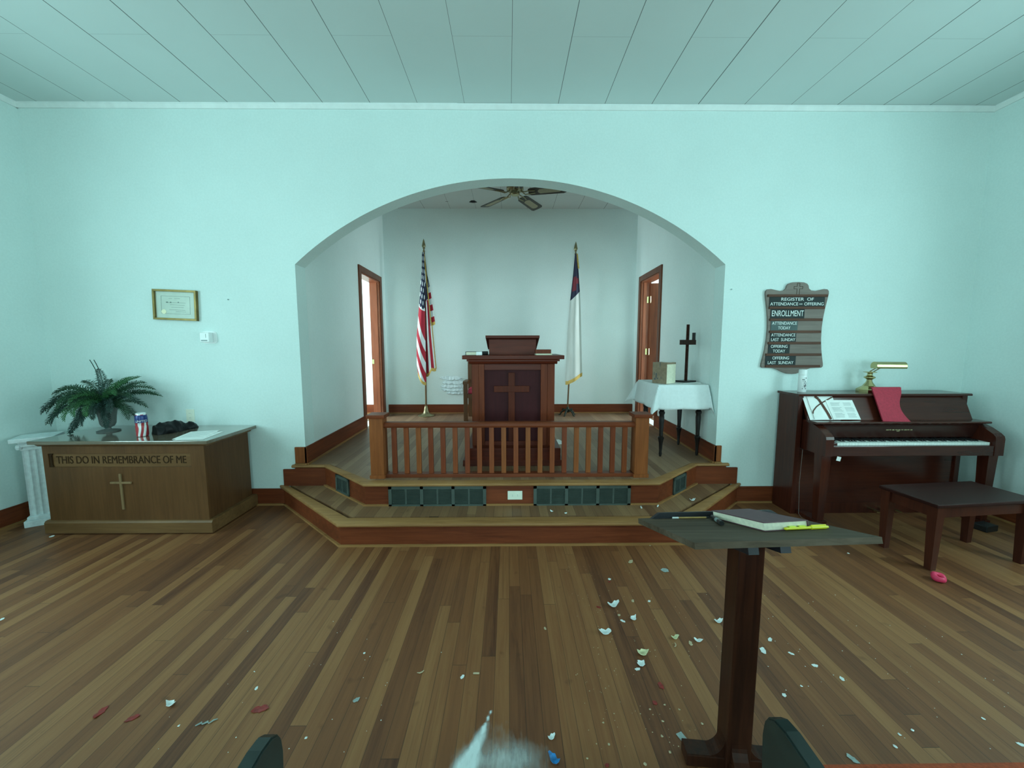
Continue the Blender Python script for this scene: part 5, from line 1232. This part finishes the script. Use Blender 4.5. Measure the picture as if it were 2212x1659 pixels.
# crumbs too small to count as single flakes
def crumbs(name, pts, extra, area, label):
    rn = random.Random(len(pts)+int(area[0]*10)); b = NB()
    allp = [(x, y, s) for x, y, s in pts]
    for _ in range(extra): allp.append((rn.uniform(area[0], area[1]), rn.uniform(area[2], area[3]), rn.choice((.003, .004, .0055))))
    for x, y, s in allp:
        t = bmesh.new(); bmesh.ops.create_icosphere(t, subdivisions=1, radius=s*.5)
        for v in t.verts: v.co *= rn.uniform(.6, 1.2); v.co.z = abs(v.co.z)*.55
        merge(b, t, Matrix.Translation((x, y, .0004)) @ Matrix.Rotation(rn.uniform(0, 6), 4, 'Z'))
    tag(obj(name, b, M['chip_tan' if 'tan' in label else 'chip']), label, 'crumbs', kind='stuff')
crumbs('plaster_crumbs', [(.777, 1.380, .011), (.659, 1.463, .010), (.712, 1.441, .010), (.589, 1.443, .011), (.602, 1.274, .012), (.494, 1.234, .013), (.595, 1.333, .012), (.287, 1.256, .010), (.380, 1.304, .012), (.379, 1.389, .009), (.623, 1.392, .011)], 55, (.30, .80, 1.25, 1.65), 'tiny white plaster crumbs on the floor left of the stand foot')
crumbs('plaster_crumbs', [(1.073, 2.748, .016)], 110, (.35, 1.15, 1.68, 2.5), 'tiny tan crumbs scattered among the paint chips left of the post')
crumbs('plaster_crumbs', [(1.307, 1.545, .012), (1.528, 1.330, .014), (1.596, 1.346, .014), (1.465, 1.284, .017), (1.934, 1.389, .013), (2.484, 2.622, .02)], 60, (1.15, 2.3, 1.27, 2.2), 'tiny white plaster crumbs on the floor right of the post')
crumbs('plaster_crumbs', [(-1.329, 1.393, .011), (-.720, 1.749, .014), (-.792, 1.340, .012)], 30, (-1.4, -.3, 1.28, 2.0), 'tiny pale crumbs on the floor left of the aisle middle')
b = NB(); n_ = 24; m_ = 12
for i in range(n_):
    for j in range(m_):
        pass
g = [[None]*m_ for _ in range(n_)]
for i in range(n_):
    a = 2*PI*i/n_
    for j in range(m_):
        c = 2*PI*j/m_; r_ = .023+.015*math.cos(c); w_ = 1+.10*math.sin(3*a+1)*math.sin(c)
        g[i][j] = b.verts.new((r_*math.cos(a)*w_, r_*math.sin(a)*w_, .021+.019*math.sin(c)*w_))
for i in range(n_):
    for j in range(m_): b.faces.new((g[i][j], g[(i+1) % n_][j], g[(i+1) % n_][(j+1) % m_], g[i][(j+1) % m_]))
bmesh.ops.recalc_face_normals(b, faces=b.faces[:]); bmesh.ops.rotate(b, cent=(0, 0, .02), matrix=Matrix.Rotation(R(18), 3, 'X'), verts=b.verts[:])
m0_ = min(v.co.z for v in b.verts); bmesh.ops.translate(b, vec=(0, 0, -m0_), verts=b.verts[:])
o = obj('tape_roll', b, M['pink_tape'], smooth=True); o.location = (2.775, 2.295, 0); tag(o, 'pink red crumpled roll on the floor in front of the bench', 'roll')
# soft-edged white patch on the floor: coverage stored per vertex
b = NB(); cl = b.verts.layers.float.new('cover'); nx, ny = 70, 70; g = []
def cov(x, y):
    def blob(cx, cy, rx, ry, rot, p=2.):
        dx, dy = x-cx, y-cy; c, s = math.cos(rot), math.sin(rot); u = (dx*c+dy*s)/rx; v = (-dx*s+dy*c)/ry; q = max(0, 1-(u*u+v*v)**(p/2)); return q*q*(3-2*q)
    v = .95*blob(-.165, 1.225, .060, .115, R(-28), 1.5)+.75*blob(-.120, 1.325, .030, .085, R(-24), 1.6)+.9*blob(-.100, 1.375, .011, .030, R(-20))
    v = max(v, 1.0*blob(-.088, 1.412, .009, .014, R(-12)), 1.0*blob(-.076, 1.443, .0045, .020, R(-16)))
    return min(1, v+  .30*blob(-.04, 1.235, .24, .12, R(4), 1.2)+.22*blob(.05, 1.255, .19, .085, R(3), 1.3)+.20*blob(-.06, 1.30, .22, .17, 0, 1.3))
for j in range(ny+1):
    g.append([])
    for i in range(nx+1):
        x = -.36+.68*i/nx; y = 1.05+.45*j/ny; v = b.verts.new((x, y, .0012)); v[cl] = cov(x, y); g[-1].append(v)
for j in range(ny):
    for i in range(nx):
        q = (g[j][i], g[j][i+1], g[j+1][i+1], g[j+1][i])
        if max(v[cl] for v in q) > .01: b.faces.new(q)
bmesh.ops.delete(b, geom=[v for v in b.verts if not v.link_faces], context='VERTS')
tag(at(obj('white_patch', b, M['patch']), (-.1, 1.27, 0)), 'soft-edged white patch on the floor at the bottom middle', 'mark', kind='stuff')

# ------------------------------------------------------------------ light
def area(name, loc, rot, sx, sy, power, col):
    l = bpy.data.lights.new(name, 'AREA'); l.shape = 'RECTANGLE'; l.size = sx; l.size_y = sy; l.energy = power; l.color = col
    o = bpy.data.objects.new(name, l); COL.objects.link(o); o.location = loc; o.rotation_euler = rot; return o
DAY = (.62, 1.0, 1.02)
COOL = (.78, .97, 1.0)
for i, (a, c, z0, z1) in enumerate(WINS):
    pw = (85, 85, 76)[i]
    area('daylight', (XL-.16, (a+c)/2, (z0+z1)/2), (0, R(-90), 0), z1-z0, c-a, pw, DAY)
    area('daylight', (XR+.16, (a+c)/2, (z0+z1)/2), (0, R(90), 0), z1-z0, c-a, pw, DAY)
area('daylight', (.025, YB-.2, 1.1), (R(90), 0, 0), 1.6, 2.1, 150, DAY)  # unseen source at the rear opening, added to brighten the front wall
area('side_room_daylight', (XL+.02, 5.3, 1.9), (0, R(-90), 0), 1.5, 1.1, 145, COOL)
area('side_room_daylight', (XR-.02, 5.3, 1.9), (0, R(90), 0), 1.5, 1.1, 145, COOL)
w = bpy.data.worlds.new('world'); SC.world = w; w.use_nodes = True
bg = w.node_tree.nodes['Background']; bg.inputs[0].default_value = (.6, .95, 1, 1); bg.inputs[1].default_value = .6

# ------------------------------------------------------------------ camera
cam = bpy.data.cameras.new('camera'); co = bpy.data.objects.new('camera', cam); COL.objects.link(co)
cam.sensor_width = 36; cam.lens = 821.24/2212*36; cam.clip_start = .02
pi_, ya, ro = .10108, .00868, -.00146
fw = Vector((math.sin(ya)*math.cos(pi_), math.cos(ya)*math.cos(pi_), -math.sin(pi_))); rt = Vector((math.cos(ya), -math.sin(ya), 0)); up = rt.cross(fw)
rt, up = rt*math.cos(ro)+up*math.sin(ro), -rt*math.sin(ro)+up*math.cos(ro)
co.matrix_world = Matrix.Translation((0, 0, 1.52)) @ Matrix((rt, up, -fw)).transposed().to_4x4()
SC.camera = co
vs_ = SC.view_settings; vs_.view_transform = 'Standard'; vs_.look = 'None'; vs_.gamma = 1; vs_.exposure = .0; vs_.use_curve_mapping = False
SC.cycles.use_denoising = True
SC.cycles.max_bounces = 10; SC.cycles.diffuse_bounces = 6; SC.cycles.transparent_max_bounces = 12
SC.cycles.sample_clamp_indirect = 4
